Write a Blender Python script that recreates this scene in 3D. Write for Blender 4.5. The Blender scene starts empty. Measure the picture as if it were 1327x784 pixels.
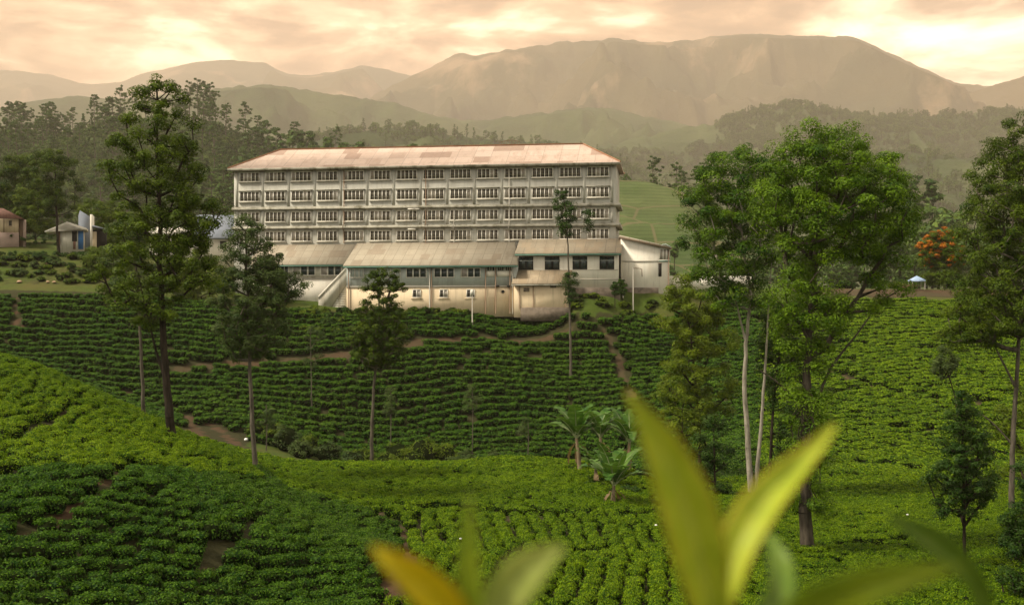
import bpy, math, random
import numpy as np
from mathutils import Vector, Matrix

random.seed(7)
RNG = np.random.default_rng(11)
SC = bpy.context.scene
COL = SC.collection
F, CX, HZ = 1500.0, 663.5, 398.0        # focal length, centre and horizon measured on the 1327 px wide photograph
W, H = 1327.0, 784.0

# ------------------------------------------------------------------ helpers
def P(px, py, d):
    return np.array([(px - CX) / F * d, d, (HZ - py) / F * d])

def proj(x, y, z):
    y = np.maximum(y, 1e-3)
    return CX + x / y * F, HZ - z / y * F

def tag(o, label=None, cat=None, group=None, kind=None):
    if label: o['label'] = label
    if cat: o['category'] = cat
    if group: o['group'] = group
    if kind: o['kind'] = kind
    return o

def mesh_np(name, verts, faces, mats=(), smooth=False, tint=None, midx=None, groups=None):
    """faces: list of arrays (n,3) or (n,4)"""
    me = bpy.data.meshes.new(name)
    verts = np.asarray(verts, dtype=np.float32).reshape(-1, 3)
    if not isinstance(faces, (list, tuple)): faces = [faces]
    loops = []; totals = []
    for f in faces:
        f = np.asarray(f, dtype=np.int32)
        if f.size == 0: continue
        loops.append(f.ravel()); totals.append(np.full(len(f), f.shape[1], dtype=np.int32))
    loops = np.concatenate(loops); totals = np.concatenate(totals)
    starts = np.concatenate([[0], np.cumsum(totals)[:-1]]).astype(np.int32)
    me.vertices.add(len(verts)); me.vertices.foreach_set('co', verts.ravel())
    me.loops.add(len(loops)); me.loops.foreach_set('vertex_index', loops)
    me.polygons.add(len(totals)); me.polygons.foreach_set('loop_start', starts)
    try: me.polygons.foreach_set('loop_total', totals)
    except Exception: pass
    if smooth: me.polygons.foreach_set('use_smooth', np.ones(len(totals), dtype=bool))
    for m in mats: me.materials.append(m)
    if midx is not None: me.polygons.foreach_set('material_index', np.asarray(midx, dtype=np.int32))
    if tint is not None:
        a = me.attributes.new('tint', 'FLOAT', 'FACE')
        a.data.foreach_set('value', np.asarray(tint, dtype=np.float32))
    me.update(calc_edges=True); me.validate()
    return me

def link(name, me, parent=None, loc=(0, 0, 0), rz=0.0):
    o = bpy.data.objects.new(name, me); COL.objects.link(o)
    o.location = loc; o.rotation_euler = (0, 0, rz)
    if parent is not None: o.parent = parent
    return o

def empty(name, loc, rz=0.0, label=None, cat=None, group=None):
    o = link(name, None, None, loc, rz)
    o.empty_display_size = 0.3
    return tag(o, label, cat, group)

class MB:
    """collects boxes / quads / tubes into one mesh"""
    def __init__(s): s.v = []; s.f4 = []; s.f3 = []; s.n = 0
    def add(s, vs, f4=(), f3=()):
        for f in f4: s.f4.append([i + s.n for i in f])
        for f in f3: s.f3.append([i + s.n for i in f])
        s.v.extend([tuple(v) for v in vs]); s.n += len(vs); return s
    def box(s, x0, x1, y0, y1, z0, z1):
        vs = [(x0,y0,z0),(x1,y0,z0),(x1,y1,z0),(x0,y1,z0),(x0,y0,z1),(x1,y0,z1),(x1,y1,z1),(x0,y1,z1)]
        return s.add(vs, [(0,3,2,1),(4,5,6,7),(0,1,5,4),(1,2,6,5),(2,3,7,6),(3,0,4,7)])
    def prism(s, poly, axis, a0, a1):
        """extrude 2-D polygon; axis 'x': poly=(y,z); 'y': poly=(x,z)"""
        n = len(poly)
        def mk(p, a): return (a, p[0], p[1]) if axis == 'x' else (p[0], a, p[1])
        vs = [mk(p, a0) for p in poly] + [mk(p, a1) for p in poly]
        off = s.n
        s.v.extend(vs); s.n += 2 * n
        for i in range(n):
            j = (i + 1) % n
            s.f4.append([off + i, off + j, off + n + j, off + n + i])
        for i in range(1, n - 1):
            s.f3.append([off, off + i + 1, off + i]); s.f3.append([off + n, off + n + i, off + n + i + 1])
        return s
    def tube(s, pts, rad, n=8, cap=True):
        pts = [Vector(p) for p in pts]
        if not hasattr(rad, '__len__'): rad = [rad] * len(pts)
        off = s.n
        for i, p in enumerate(pts):
            t = (pts[min(i + 1, len(pts) - 1)] - pts[max(i - 1, 0)]).normalized()
            a = Vector((0, 0, 1)) if abs(t.z) < 0.9 else Vector((1, 0, 0))
            b = t.cross(a).normalized(); c = t.cross(b)
            for k in range(n):
                an = 2 * math.pi * k / n
                q = p + (b * math.cos(an) + c * math.sin(an)) * rad[i]
                s.v.append(tuple(q))
        for i in range(len(pts) - 1):
            for k in range(n):
                k2 = (k + 1) % n
                s.f4.append([off + i*n + k, off + i*n + k2, off + (i+1)*n + k2, off + (i+1)*n + k])
        s.n += n * len(pts)
        if cap:
            for e in (0, len(pts) - 1):
                for k in range(1, n - 1): s.f3.append([off + e*n, off + e*n + k, off + e*n + k + 1])
        return s
    def mesh(s, name, mats, smooth=False):
        fs = []
        if s.f4: fs.append(np.array(s.f4))
        if s.f3: fs.append(np.array(s.f3))
        return mesh_np(name, np.array(s.v), fs, mats, smooth)
    def build(s, name, mat, parent=None, loc=(0,0,0), rz=0.0, smooth=False):
        return link(name, s.mesh(name, [mat], smooth), parent, loc, rz)

# value noise in numpy
def _hash(ix, iy, seed):
    h = (ix.astype(np.int64) * 374761393 + iy.astype(np.int64) * 668265263 + seed * 982451653) & 0x7fffffff
    h = ((h ^ (h >> 13)) * 1274126177) & 0x7fffffff
    return ((h ^ (h >> 16)) & 0xffff) / 65535.0
def vnoise(x, y, seed=0):
    ix = np.floor(x); iy = np.floor(y); fx = x - ix; fy = y - iy
    fx = fx*fx*fx*(fx*(fx*6-15)+10); fy = fy*fy*fy*(fy*(fy*6-15)+10)
    a = _hash(ix, iy, seed); b = _hash(ix+1, iy, seed); c = _hash(ix, iy+1, seed); d = _hash(ix+1, iy+1, seed)
    return (a*(1-fx)+b*fx)*(1-fy) + (c*(1-fx)+d*fx)*fy
def fbm(x, y, oct=5, seed=0, ridged=False):
    x = np.asarray(x, float); y = np.asarray(y, float)
    r = 0; a = 0.5; t = 0
    for o in range(oct):
        n = vnoise(x, y, seed + o)
        if ridged: n = 1 - np.abs(2*n - 1)
        r = r + a*n; t += a; a *= 0.5
        x, y = x*1.93*0.8 - y*1.93*0.6 + 3.7, x*1.93*0.6 + y*1.93*0.8 + 1.3
    return r / t

# ------------------------------------------------------------------ materials
def newmat(name):
    m = bpy.data.materials.new(name); m.use_nodes = True
    nt = m.node_tree; nt.nodes.clear()
    out = nt.nodes.new('ShaderNodeOutputMaterial')
    return m, nt, out
def N(nt, typ, **kw):
    n = nt.nodes.new(typ)
    for k, v in kw.items():
        if k.startswith('in_'):
            key = k[3:]; key = int(key) if key.isdigit() else key.replace('_', ' ')
            n.inputs[key].default_value = v
        else: setattr(n, k, v)
    return n
def rgb(*c): return (c[0], c[1], c[2], 1.0)
def ramp(nt, fac, stops):
    r = nt.nodes.new('ShaderNodeValToRGB'); cr = r.color_ramp
    while len(cr.elements) < len(stops): cr.elements.new(0.5)
    for e, (p, c) in zip(cr.elements, stops): e.position = p; e.color = rgb(*c) if len(c) == 3 else c
    nt.links.new(fac, r.inputs[0]); return r.outputs[0]
def mixc(nt, fac, a, b, mode='MIX'):
    m = nt.nodes.new('ShaderNodeMix'); m.data_type = 'RGBA'; m.blend_type = mode
    for s, v in ((m.inputs[0], fac), (m.inputs[6], a), (m.inputs[7], b)):
        if isinstance(v, bpy.types.NodeSocket): nt.links.new(v, s)
        elif isinstance(v, (int, float)): s.default_value = v
        else: s.default_value = rgb(*v)
    return m.outputs[2]
def noise(nt, scale, detail=4, rough=0.55, vec=None, stretch=None, coord='Object'):
    tc = N(nt, 'ShaderNodeTexCoord')
    src = tc.outputs[coord] if vec is None else vec
    if stretch:
        mp = N(nt, 'ShaderNodeMapping'); mp.inputs['Scale'].default_value = stretch
        nt.links.new(src, mp.inputs[0]); src = mp.outputs[0]
    n = N(nt, 'ShaderNodeTexNoise'); n.inputs['Scale'].default_value = scale
    n.inputs['Detail'].default_value = detail; n.inputs['Roughness'].default_value = rough
    nt.links.new(src, n.inputs['Vector']); return n.outputs['Fac']
def math_(nt, op, a, b=0.0, clamp=False):
    m = nt.nodes.new('ShaderNodeMath'); m.operation = op; m.use_clamp = clamp
    for s, v in ((m.inputs[0], a), (m.inputs[1], b)):
        if isinstance(v, bpy.types.NodeSocket): nt.links.new(v, s)
        else: s.default_value = v
    return m.outputs[0]
def principled(nt, out, color, rough=0.8, spec=0.3, bump=None, bstr=0.3, bdist=0.05, metallic=0.0):
    b = N(nt, 'ShaderNodeBsdfPrincipled')
    if isinstance(color, bpy.types.NodeSocket): nt.links.new(color, b.inputs['Base Color'])
    else: b.inputs['Base Color'].default_value = rgb(*color)
    if isinstance(rough, bpy.types.NodeSocket): nt.links.new(rough, b.inputs['Roughness'])
    else: b.inputs['Roughness'].default_value = rough
    b.inputs['Specular IOR Level'].default_value = spec; b.inputs['Metallic'].default_value = metallic
    if bump is not None:
        bn = N(nt, 'ShaderNodeBump'); bn.inputs['Strength'].default_value = bstr; bn.inputs['Distance'].default_value = bdist
        nt.links.new(bump, bn.inputs['Height']); nt.links.new(bn.outputs[0], b.inputs['Normal'])
    nt.links.new(b.outputs[0], out.inputs[0]); return b

def mat_plain(name, col, rough=0.75, var=0.18, scale=1.2, dirt=None, spec=0.25):
    m, nt, out = newmat(name)
    n = noise(nt, scale, 6)
    c = mixc(nt, ramp(nt, n, [(0.3, (0,0,0)), (0.7, (1,1,1))]), [x*(1-var) for x in col], [min(1, x*(1+var*0.6)) for x in col])
    if dirt:
        n2 = noise(nt, 0.7, 6, 0.65, stretch=(1, 1, 0.22))
        c = mixc(nt, ramp(nt, n2, [(0.50, (0,0,0)), (0.66, (1,1,1))]), c, dirt)
        n3 = noise(nt, 1.6, 5, 0.7, stretch=(1.4, 1.4, 0.10))
        c = mixc(nt, ramp(nt, n3, [(0.54, (0,0,0)), (0.70, (0.5,)*3)]), c, [x*0.62 for x in dirt])
    principled(nt, out, c, rough, spec, bump=n, bstr=0.15)
    return m

def mat_leaf(name, dark, light, hue=None, trans=0.28, rough=0.5, patch=None):
    """leaf colours vary leaf by leaf (tint), plant by plant (object random)"""
    m, nt, out = newmat(name)
    at = N(nt, 'ShaderNodeAttribute', attribute_name='tint')
    oi = N(nt, 'ShaderNodeObjectInfo')
    f = math_(nt, 'ADD', at.outputs['Fac'], math_(nt, 'MULTIPLY', math_(nt, 'SUBTRACT', oi.outputs['Random'], 0.5), 0.30), True)
    c = mixc(nt, f, dark, light)
    if patch:
        geo = N(nt, 'ShaderNodeNewGeometry')
        n = noise(nt, patch[0], 3, vec=geo.outputs['Position'])
        c = mixc(nt, ramp(nt, n, [(0.42, (0,0,0)), (0.62, (1,1,1))]), c, mixc(nt, f, patch[1], patch[2]))
    b = N(nt, 'ShaderNodeBsdfPrincipled'); nt.links.new(c, b.inputs['Base Color'])
    b.inputs['Roughness'].default_value = rough; b.inputs['Specular IOR Level'].default_value = 0.08
    t = N(nt, 'ShaderNodeBsdfTranslucent')
    nt.links.new(mixc(nt, 1.0, c, (1.3, 1.25, 0.6), 'MULTIPLY'), t.inputs[0])
    mx = N(nt, 'ShaderNodeMixShader'); mx.inputs[0].default_value = trans
    nt.links.new(b.outputs[0], mx.inputs[1]); nt.links.new(t.outputs[0], mx.inputs[2])
    nt.links.new(mx.outputs[0], out.inputs[0]); return m

def mat_bark(name, a, b, scale=2.0):
    m, nt, out = newmat(name)
    n = noise(nt, scale, 6, 0.65, stretch=(2.5, 2.5, 0.5))
    c = mixc(nt, ramp(nt, n, [(0.35, (0,0,0)), (0.65, (1,1,1))]), a, b)
    principled(nt, out, c, 0.9, 0.1, bump=n, bstr=0.6, bdist=0.05); return m

def mat_roof(name, c1, c2, stain, w=2.1, h=2.4, corr=3.2, patch=(0.24, 0.135, 0.085), seam=0.6):
    """sheet roofing: lapped panels, corrugation, odd replaced sheets, rust"""
    m, nt, out = newmat(name)
    tc = N(nt, 'ShaderNodeTexCoord')
    br = N(nt, 'ShaderNodeTexBrick'); br.offset = 0.0; br.squash = 1.0
    br.inputs['Scale'].default_value = 1.0; br.inputs['Brick Width'].default_value = w; br.inputs['Row Height'].default_value = h
    br.inputs['Mortar Size'].default_value = 0.06; br.inputs['Mortar Smooth'].default_value = 0.4; br.inputs['Bias'].default_value = 0.0
    br.inputs['Color1'].default_value = rgb(*c1); br.inputs['Color2'].default_value = rgb(*c2)
    br.inputs['Mortar'].default_value = rgb(*[x*seam for x in c2])
    nt.links.new(tc.outputs['Object'], br.inputs['Vector'])
    br2 = N(nt, 'ShaderNodeTexBrick'); br2.offset = 0.37
    br2.inputs['Scale'].default_value = 1.0; br2.inputs['Brick Width'].default_value = w*0.9; br2.inputs['Row Height'].default_value = h
    br2.inputs['Mortar Size'].default_value = 0.0
    br2.inputs['Color1'].default_value = rgb(0,0,0); br2.inputs['Color2'].default_value = rgb(1,1,1); br2.inputs['Mortar'].default_value = rgb(0,0,0)
    nt.links.new(tc.outputs['Object'], br2.inputs['Vector'])
    c = mixc(nt, ramp(nt, br2.outputs['Color'], [(0.76, (0,0,0)), (0.80, (0.85,0.85,0.85))]), br.outputs['Color'], patch)
    n = noise(nt, 0.45, 7, 0.68, stretch=(1.6, 0.35, 1))
    c = mixc(nt, ramp(nt, n, [(0.50, (0,0,0)), (0.72, (0.8,0.8,0.8))]), c, stain)
    n2 = noise(nt, 1.7, 5, 0.6)
    c = mixc(nt, 0.35, c, mixc(nt, n2, [x*0.6 for x in c1], [min(1, x*1.25) for x in c1]))
    wv = N(nt, 'ShaderNodeTexWave'); wv.wave_type = 'BANDS'; wv.bands_direction = 'X'; wv.inputs['Scale'].default_value = corr
    nt.links.new(tc.outputs['Object'], wv.inputs['Vector'])
    principled(nt, out, c, 0.75, 0.2, bump=wv.outputs['Fac'], bstr=0.35, bdist=0.05); return m

# ------------------------------------------------------------------ render, world, sun, camera
SC.render.engine = 'CYCLES'
SC.view_settings.view_transform = 'Standard'; SC.view_settings.look = 'None'
SC.view_settings.exposure = 1.45; SC.view_settings.gamma = 1.0; SC.view_settings.use_curve_mapping = False
cy = SC.cycles
cy.use_denoising = True
try: cy.denoiser = 'OPENIMAGEDENOISE'
except Exception: pass
cy.use_adaptive_sampling = True; cy.adaptive_threshold = 0.015
cy.max_bounces = 6; cy.diffuse_bounces = 3; cy.glossy_bounces = 2; cy.transmission_bounces = 4; cy.volume_bounces = 1; cy.transparent_max_bounces = 4
cy.sample_clamp_indirect = 4.0
SC.render.threads_mode = 'AUTO'

SUN_DIR = Vector((-0.62, -0.18, 0.76)).normalized()     # towards the sun: high, to the left
elev = math.asin(SUN_DIR.z); azim = math.atan2(SUN_DIR.x, SUN_DIR.y)
world = bpy.data.worlds.new('World'); SC.world = world; world.use_nodes = True
nt = world.node_tree; nt.nodes.clear()
wo = nt.nodes.new('ShaderNodeOutputWorld'); bg = nt.nodes.new('ShaderNodeBackground')
sky = nt.nodes.new('ShaderNodeTexSky'); sky.sky_type = 'NISHITA'; sky.sun_disc = False
sky.sun_elevation = elev; sky.sun_rotation = azim; sky.air_density = 1.5; sky.dust_density = 4.0
tc = nt.nodes.new('ShaderNodeTexCoord')
mp = N(nt, 'ShaderNodeMapping'); mp.inputs['Scale'].default_value = (8.0, 8.0, 25.0); mp.inputs['Location'].default_value = (1.3, 0.2, 0.35)
nt.links.new(tc.outputs['Generated'], mp.inputs[0])
cn = N(nt, 'ShaderNodeTexNoise'); cn.inputs['Scale'].default_value = 1.0; cn.inputs['Detail'].default_value = 8; cn.inputs['Roughness'].default_value = 0.58; cn.inputs['Distortion'].default_value = 0.25
nt.links.new(mp.outputs[0], cn.inputs['Vector'])
cloudcol = ramp(nt, cn.outputs['Fac'], [(0.40, (4.6, 2.4, 1.25)), (0.47, (7.2, 4.05, 2.2)), (0.54, (11.0, 6.9, 4.0)), (0.63, (20.0, 14.2, 9.5))])
def glow(direction, p0, p1, col):
    dv = Vector(direction).normalized()
    dot = N(nt, 'ShaderNodeVectorMath', operation='DOT_PRODUCT')
    nrm = N(nt, 'ShaderNodeVectorMath', operation='NORMALIZE'); nt.links.new(tc.outputs['Generated'], nrm.inputs[0])
    nt.links.new(nrm.outputs[0], dot.inputs[0]); dot.inputs[1].default_value = dv
    mr = N(nt, 'ShaderNodeMapRange'); mr.interpolation_type = 'SMOOTHSTEP'
    mr.inputs['From Min'].default_value = p0; mr.inputs['From Max'].default_value = p1
    nt.links.new(dot.outputs['Value'], mr.inputs['Value'])
    gl = math_(nt, 'MULTIPLY', mr.outputs[0], ramp(nt, cn.outputs['Fac'], [(0.36, (0.1,)*3), (0.56, (1.0,)*3)]))
    return mixc(nt, gl, (0,0,0), col)
g1 = glow(((1215-CX)/F, 1, (HZ-55)/F), math.cos(0.13), math.cos(0.01), (16, 11.8, 8.2))
g2 = glow(((390-CX)/F, 1, (HZ-30)/F), math.cos(0.22), math.cos(0.02), (4.5, 3.0, 2.0))
def addc(a, b): return mixc(nt, 1.0, a, b, 'ADD')
cover = ramp(nt, cn.outputs['Fac'], [(0.30, (0.86,)*3), (0.5, (1,)*3)])
# the cloud deck is warm low down and near neutral overhead
sepz = N(nt, 'ShaderNodeSeparateXYZ'); nt.links.new(tc.outputs['Generated'], sepz.inputs[0])
hi = N(nt, 'ShaderNodeMapRange'); hi.interpolation_type = 'SMOOTHSTEP'; hi.inputs['From Min'].default_value = 0.27; hi.inputs['From Max'].default_value = 0.62
nt.links.new(sepz.outputs[2], hi.inputs['Value'])
# and away from the glow, behind the camera
bk = N(nt, 'ShaderNodeMapRange'); bk.interpolation_type = 'SMOOTHSTEP'; bk.inputs['From Min'].default_value = 0.75; bk.inputs['From Max'].default_value = -0.1
nt.links.new(sepz.outputs[1], bk.inputs['Value'])
hib = math_(nt, 'MAXIMUM', hi.outputs[0], bk.outputs[0])
overhead = ramp(nt, cn.outputs['Fac'], [(0.36, (4.8, 4.6, 4.1)), (0.62, (9.6, 9.4, 8.7))])
deck = mixc(nt, hib, cloudcol, overhead)
skyc = mixc(nt, cover, sky.outputs[0], addc(addc(deck, g1), g2))
nt.links.new(skyc, bg.inputs[0]); bg.inputs[1].default_value = 0.06
nt.links.new(bg.outputs[0], wo.inputs[0])
try: world.cycles.sampling_method = 'MANUAL'; world.cycles.sample_map_resolution = 512
except Exception: pass

sl = bpy.data.lights.new('sun', 'SUN'); sl.energy = 2.6; sl.angle = math.radians(10); sl.color = (1.0, 0.91, 0.77)
so = bpy.data.objects.new('sun', sl); COL.objects.link(so)
so.rotation_euler = (-SUN_DIR).to_track_quat('-Z', 'Y').to_euler(); so.location = (-200, -60, 300)

cam = bpy.data.cameras.new('camera'); co = bpy.data.objects.new('camera', cam); COL.objects.link(co)
co.location = (0, 0, 0); co.rotation_euler = (math.radians(90), 0, 0)
cam.sensor_width = 36.0; cam.lens = 36.0 * F / W; cam.shift_y = (HZ - H/2) / W; cam.clip_start = 0.05; cam.clip_end = 30000
cam.dof.use_dof = True; cam.dof.focus_distance = 110; cam.dof.aperture_fstop = 5.6
SC.camera = co
# ------------------------------------------------------------------ terrain
CAN = 0.75       # tea canopy height above the soil
tea_pts = [
 # left hill, bottom edge and shaded slope
 (0,784,38),(100,784,40),(200,784,42),(300,784,44),(400,784,45),(480,784,46),
 (0,700,42.5),(100,700,44),(200,690,47),(300,700,49),(400,700,52),(520,700,57),
 (0,640,46),(0,600,49),(100,600,50),(170,600,52.5),(200,605,54),(300,622,58),(350,640,62),(430,650,66),(430,700,54),(350,745,48),
 # left hill, flat lit top
 (0,560,54),(0,500,64),(0,455,74),(50,470,73.5),(100,495,72),(100,550,60),(200,545,71),(200,585,59),(270,575,71),(330,604,76),
 # mid field
 (530,710,58),(480,650,69),(430,620,77),(400,603,83),(350,605,80),(600,784,45.5),(700,784,46),(600,700,58.5),(700,700,59),(600,640,73),
 (700,640,72),(600,610,82),(600,593,89),(500,594,87),(700,588,91),(760,610,82),(830,660,69),(900,700,61),(900,784,48),(1000,784,48),(840,640,76),
 (1020,645,80),(1080,600,105),(1180,604,105),(1200,645,81),(1200,700,64),(1200,784,49),(1327,784,48),(1327,645,79),(1327,605,103),(1080,680,69),
 # far slope
 (0,378,168),(0,420,160),(0,455,153),(150,378,169),(150,440,157),(150,500,146),(300,388,170),(300,430,161),(300,480,152),(300,540,140),
 (450,403,169),(450,440,161),(450,500,150),(450,560,141),(450,583,137),(600,403,169),(600,440,161),(600,500,150),(600,560,141),(600,583,137),
 (740,403,169),(740,440,161),(740,500,150),(740,560,140),(740,582,136),(830,403,168),(830,440,160),(830,500,148),(830,560,137),
 (900,402,168),(900,440,159),(900,500,146),(900,560,132),(900,620,104),(980,640,87),
 (1080,390,174),(1080,420,163),(1080,460,149),(1080,520,131),(1080,560,119),(1080,592,110),
 (1180,385,176),(1180,430,158),(1180,480,140),(1180,540,122),(1180,594,109),(1327,388,174),(1327,430,157),(1327,480,140),(1327,540,122),(1327,594,108),
]
bare_pts = [  # ground that carries no tea: terraces, lawn, yard, road
 (0,362,176),(0,340,184),(0,329,191),(0,316,200),(60,362,176),(60,341,184),(60,330,191),(60,321,199),(130,362,177),(130,340,185),(130,330,192),(130,322,200),
 (230,375,178),(230,350,188),(300,388,176),(450,400,172.5),(600,401,172),(735,401,171),(738,402,167.5),(746,386,169),(765,384,169.3),(800,383,169.3),(850,383,169.3),(760,381,172),(860,381,172),
 (900,372,182),(1000,375,184),(1080,381,181),(1180,376,186),(1240,376,187),(1327,378,186),
]
world_pts = [ # (x, y, z) of ground
 (0,0,-1.75),(-9,0,-1.9),(9,0,-1.9),(-40,0,-5),(40,0,-6),(-120,0,-8),(120,0,-14),(0,8,-4.0),(-8,8,-4.0),(8,8,-4.1),(0,16,-6.6),(-12,16,-6.5),(12,16,-6.8),(0,25,-8.9),(-14,25,-8.2),(14,25,-9.2),
 (-60,30,-6),(60,30,-12.5),(-80,74,0),(-120,74,4),(80,74,-13),(120,74,-12),(-120,120,0),(120,120,-10),(-120,168,5),(120,168,2),(-120,200,12),(120,200,3),
 (-36,95,-9),(-30,105,-14),(-45,110,-11),(-55,120,-8),(-60,95,-5),(-20,105,-16.2),(-10,103,-16.5),(0,104,-16.5),(6,104,-16.5),(-12,120,-17.6),(0,122,-17.8),(8,120,-17.4),(-25,125,-16),
 (-22,190,2.3),(-40,195,2.4),(0,190,2.4),(15,190,2.6),(30,186,2.6),(-22,215,2.5),(15,215,2.5),(60,215,2),(-80,215,12),(-50,215,7),(-40,178,1.5),(-30,180,1.6),
]
cp = [P(*q) - np.array([0, 0, CAN]) for q in tea_pts] + [P(*q) for q in bare_pts] + [np.array(q, float) for q in world_pts]
cp = np.array(cp)
def tps_fit(pts, lam=0.02):
    s = 50.0; xy = pts[:, :2] / s; n = len(xy)
    r2 = ((xy[:, None] - xy[None])**2).sum(-1)
    K = 0.5 * r2 * np.log(r2 + 1e-12) + lam * 0.01 * np.eye(n)
    A = np.zeros((n+3, n+3)); A[:n, :n] = K; A[:n, n] = 1; A[:n, n+1:] = xy; A[n, :n] = 1; A[n+1:, :n] = xy.T
    sol = np.linalg.solve(A, np.concatenate([pts[:, 2], np.zeros(3)]))
    def ev(x, y):
        q = np.stack([x, y], -1) / s
        out = np.empty(len(q))
        for i in range(0, len(q), 20000):
            d = q[i:i+20000]
            rr = ((d[:, None] - xy[None])**2).sum(-1)
            out[i:i+20000] = (0.5 * rr * np.log(rr + 1e-12)) @ sol[:n] + sol[n] + d @ sol[n+1:]
        return out
    return ev
_tps = tps_fit(cp)
GX = np.arange(-125, 125.01, 1.0); GY = np.arange(-6, 216.01, 1.0)
_gx, _gy = np.meshgrid(GX, GY)
GZ = _tps(_gx.ravel(), _gy.ravel()).reshape(_gx.shape)
GZ = np.clip(GZ, -20, 16)
GZ += (fbm(_gx*0.13, _gy*0.13, 4, 3) - 0.5) * 0.5
def gz(x, y):
    x = np.clip(np.asarray(x, float), GX[0], GX[-1] - 1e-6); y = np.clip(np.asarray(y, float), GY[0], GY[-1] - 1e-6)
    fx = x - GX[0]; fy = y - GY[0]; ix = fx.astype(int); iy = fy.astype(int); fx = fx - ix; fy = fy - iy
    return (GZ[iy, ix]*(1-fx) + GZ[iy, ix+1]*fx)*(1-fy) + (GZ[iy+1, ix]*(1-fx) + GZ[iy+1, ix+1]*fx)*fy
def hit(px, py, d0=20.0, lift=0.0):
    """first point of the ground seen at a pixel of the photograph"""
    d = np.arange(d0, 214, 0.2)
    x = (px - CX)/F*d; z = (HZ - py)/F*d
    g = gz(x, d) + lift
    k = np.nonzero(z < g)[0]
    if len(k) == 0: return None
    return np.array([x[k[0]], d[k[0]], g[k[0]] - lift])
def polyw(pts, lift=CAN*0.7, d0=20.0):
    r = [hit(a, b, d0, lift) for a, b in pts]
    return np.array([q for q in r if q is not None])
def dist_poly(x, y, poly):
    best = np.full(np.shape(x), 1e9)
    for a, b in zip(poly[:-1], poly[1:]):
        ab = b[:2] - a[:2]; L = (ab**2).sum() + 1e-9
        t = np.clip(((x - a[0])*ab[0] + (y - a[1])*ab[1]) / L, 0, 1)
        best = np.minimum(best, np.hypot(x - a[0] - t*ab[0], y - a[1] - t*ab[1]))
    return best
# footpaths and ditches between the blocks of tea: (pixels of the photograph, half width in m)
PATHS = [
 ([(-40,712),(0,698),(60,668),(130,630),(178,598)], 0.33), ([(20,566),(50,548),(80,532),(112,508)], 0.3),
 ([(255,745),(285,715),(315,688),(352,642)], 0.2), ([(112,508),(178,540)], 0.3),
 ([(380,622),(440,640),(490,655),(522,678),(532,708),(512,745),(485,790)], 0.45),
 ([(505,652),(570,655),(640,660),(720,664),(790,664),(850,662)], 0.38), ([(640,716),(700,714),(800,711),(900,708)], 0.28),
 ([(230,474),(265,470),(330,467),(400,463),(432,459)], 0.75), ([(432,456),(500,446),(545,439),(620,435),(735,424)], 0.72),
 ([(783,424),(792,445),(803,472),(818,510)], 0.58), ([(1062,474),(1110,492),(1160,508),(1220,514),(1330,524)], 0.55),
 ([(1050,512),(1112,503)], 0.35), ([(1060,596),(1120,599),(1188,605)], 1.3), ([(1130,553),(1225,558)], 0.4), ([(1060,440),(1160,448),(1260,452)], 0.4),
 ([(1080,405),(1240,412)], 0.35), ([(20,378),(26,440)], 0.35), ([(1000,706),(1120,700),(1180,694)], 0.35), ([(1010,660),(1090,668),(1150,664)], 0.28),
 ([(150,501),(200,518),(249,538),(280,548),(318,574)], 0.55), ([(240,540),(262,560)], 0.8),
]
PATHW = [(polyw(p), w) for p, w in PATHS]
def path_mask(x, y):
    m = np.full(np.shape(x), 9.0)
    for poly, w in PATHW:
        if len(poly) > 1: m = np.minimum(m, dist_poly(x, y, poly) / w)
    return m

# ground sheet, out to the horizon
def outer(a, lo, hi):
    steps = [6, 14, 30, 60, 110, 190, 320, 520, 820, 1200, 1700, 2400, 3400, 5000, 7500, 11000, 16000]
    return np.concatenate([[lo - s for s in steps[::-1]], a, [hi + s for s in steps]])
XS = outer(np.arange(-125, 125.01, 0.9), -125, 125); YS = outer(np.arange(-6, 216.01, 0.9), -6, 216)
XS = np.concatenate([[-21000], XS, [21000]]); YS = np.concatenate([YS, [21000]])
X2, Y2 = np.meshgrid(XS, YS)
Z2 = gz(X2, Y2)
dx = np.maximum(np.abs(X2) - 125, 0); dy = np.maximum(Y2 - 216, 0) + np.maximum(-6 - Y2, 0)*0.6
w = np.clip(np.hypot(dx, dy) / 130.0, 0, 1); w = w*w*(3 - 2*w)
Z2 = Z2*(1-w) + (-22 + (fbm(X2*0.004, Y2*0.004, 4, 9) - 0.5)*16)*w
# how the ground is covered: 0 bare soil, 1 grass
pxg, pyg = proj(X2, Y2, Z2)
cover = np.full(X2.shape, 0.45)
near = (Y2 < 216) & (Y2 > 20) & (np.abs(X2) < 125)
cover[(Y2 > 171) | (np.abs(X2) > 125)] = 0.85
cover[(Y2 > 174) & (Y2 < 190) & (X2 < -45)] = 0.72
cover[(Y2 > 189) & (X2 < -40)] = 1.0
fg = (Y2 > 160) & (Y2 < 173) & (X2 > 8) & (X2 < 32) & (pyg < 408); cover[fg] = 0.85
bank = (Y2 > 108) & (Y2 < 136) & (X2 > -30) & (X2 < 14) & (pyg > 552); cover[bank] = 0.9
rd = dist_poly(X2, Y2, np.array([[48.,185.,0],[58.,183.,0],[70,184.,0],[90.,187.,0]])); cover[rd < 4.0] = 0.0
pm = path_mask(X2, Y2); cover[pm < 1.0] = 0.0
nx, ny = len(XS), len(YS)
idx = np.arange(nx*ny).reshape(ny, nx)
quads = np.stack([idx[:-1,:-1], idx[:-1,1:], idx[1:,1:], idx[1:,:-1]], -1).reshape(-1, 4)
m, nt, out = newmat('soil_and_grass')
at = N(nt, 'ShaderNodeAttribute', attribute_name='cover')
n1 = noise(nt, 0.9, 8, 0.65); n2 = noise(nt, 0.12, 4); n3 = noise(nt, 5.0, 5, 0.7)
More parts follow.
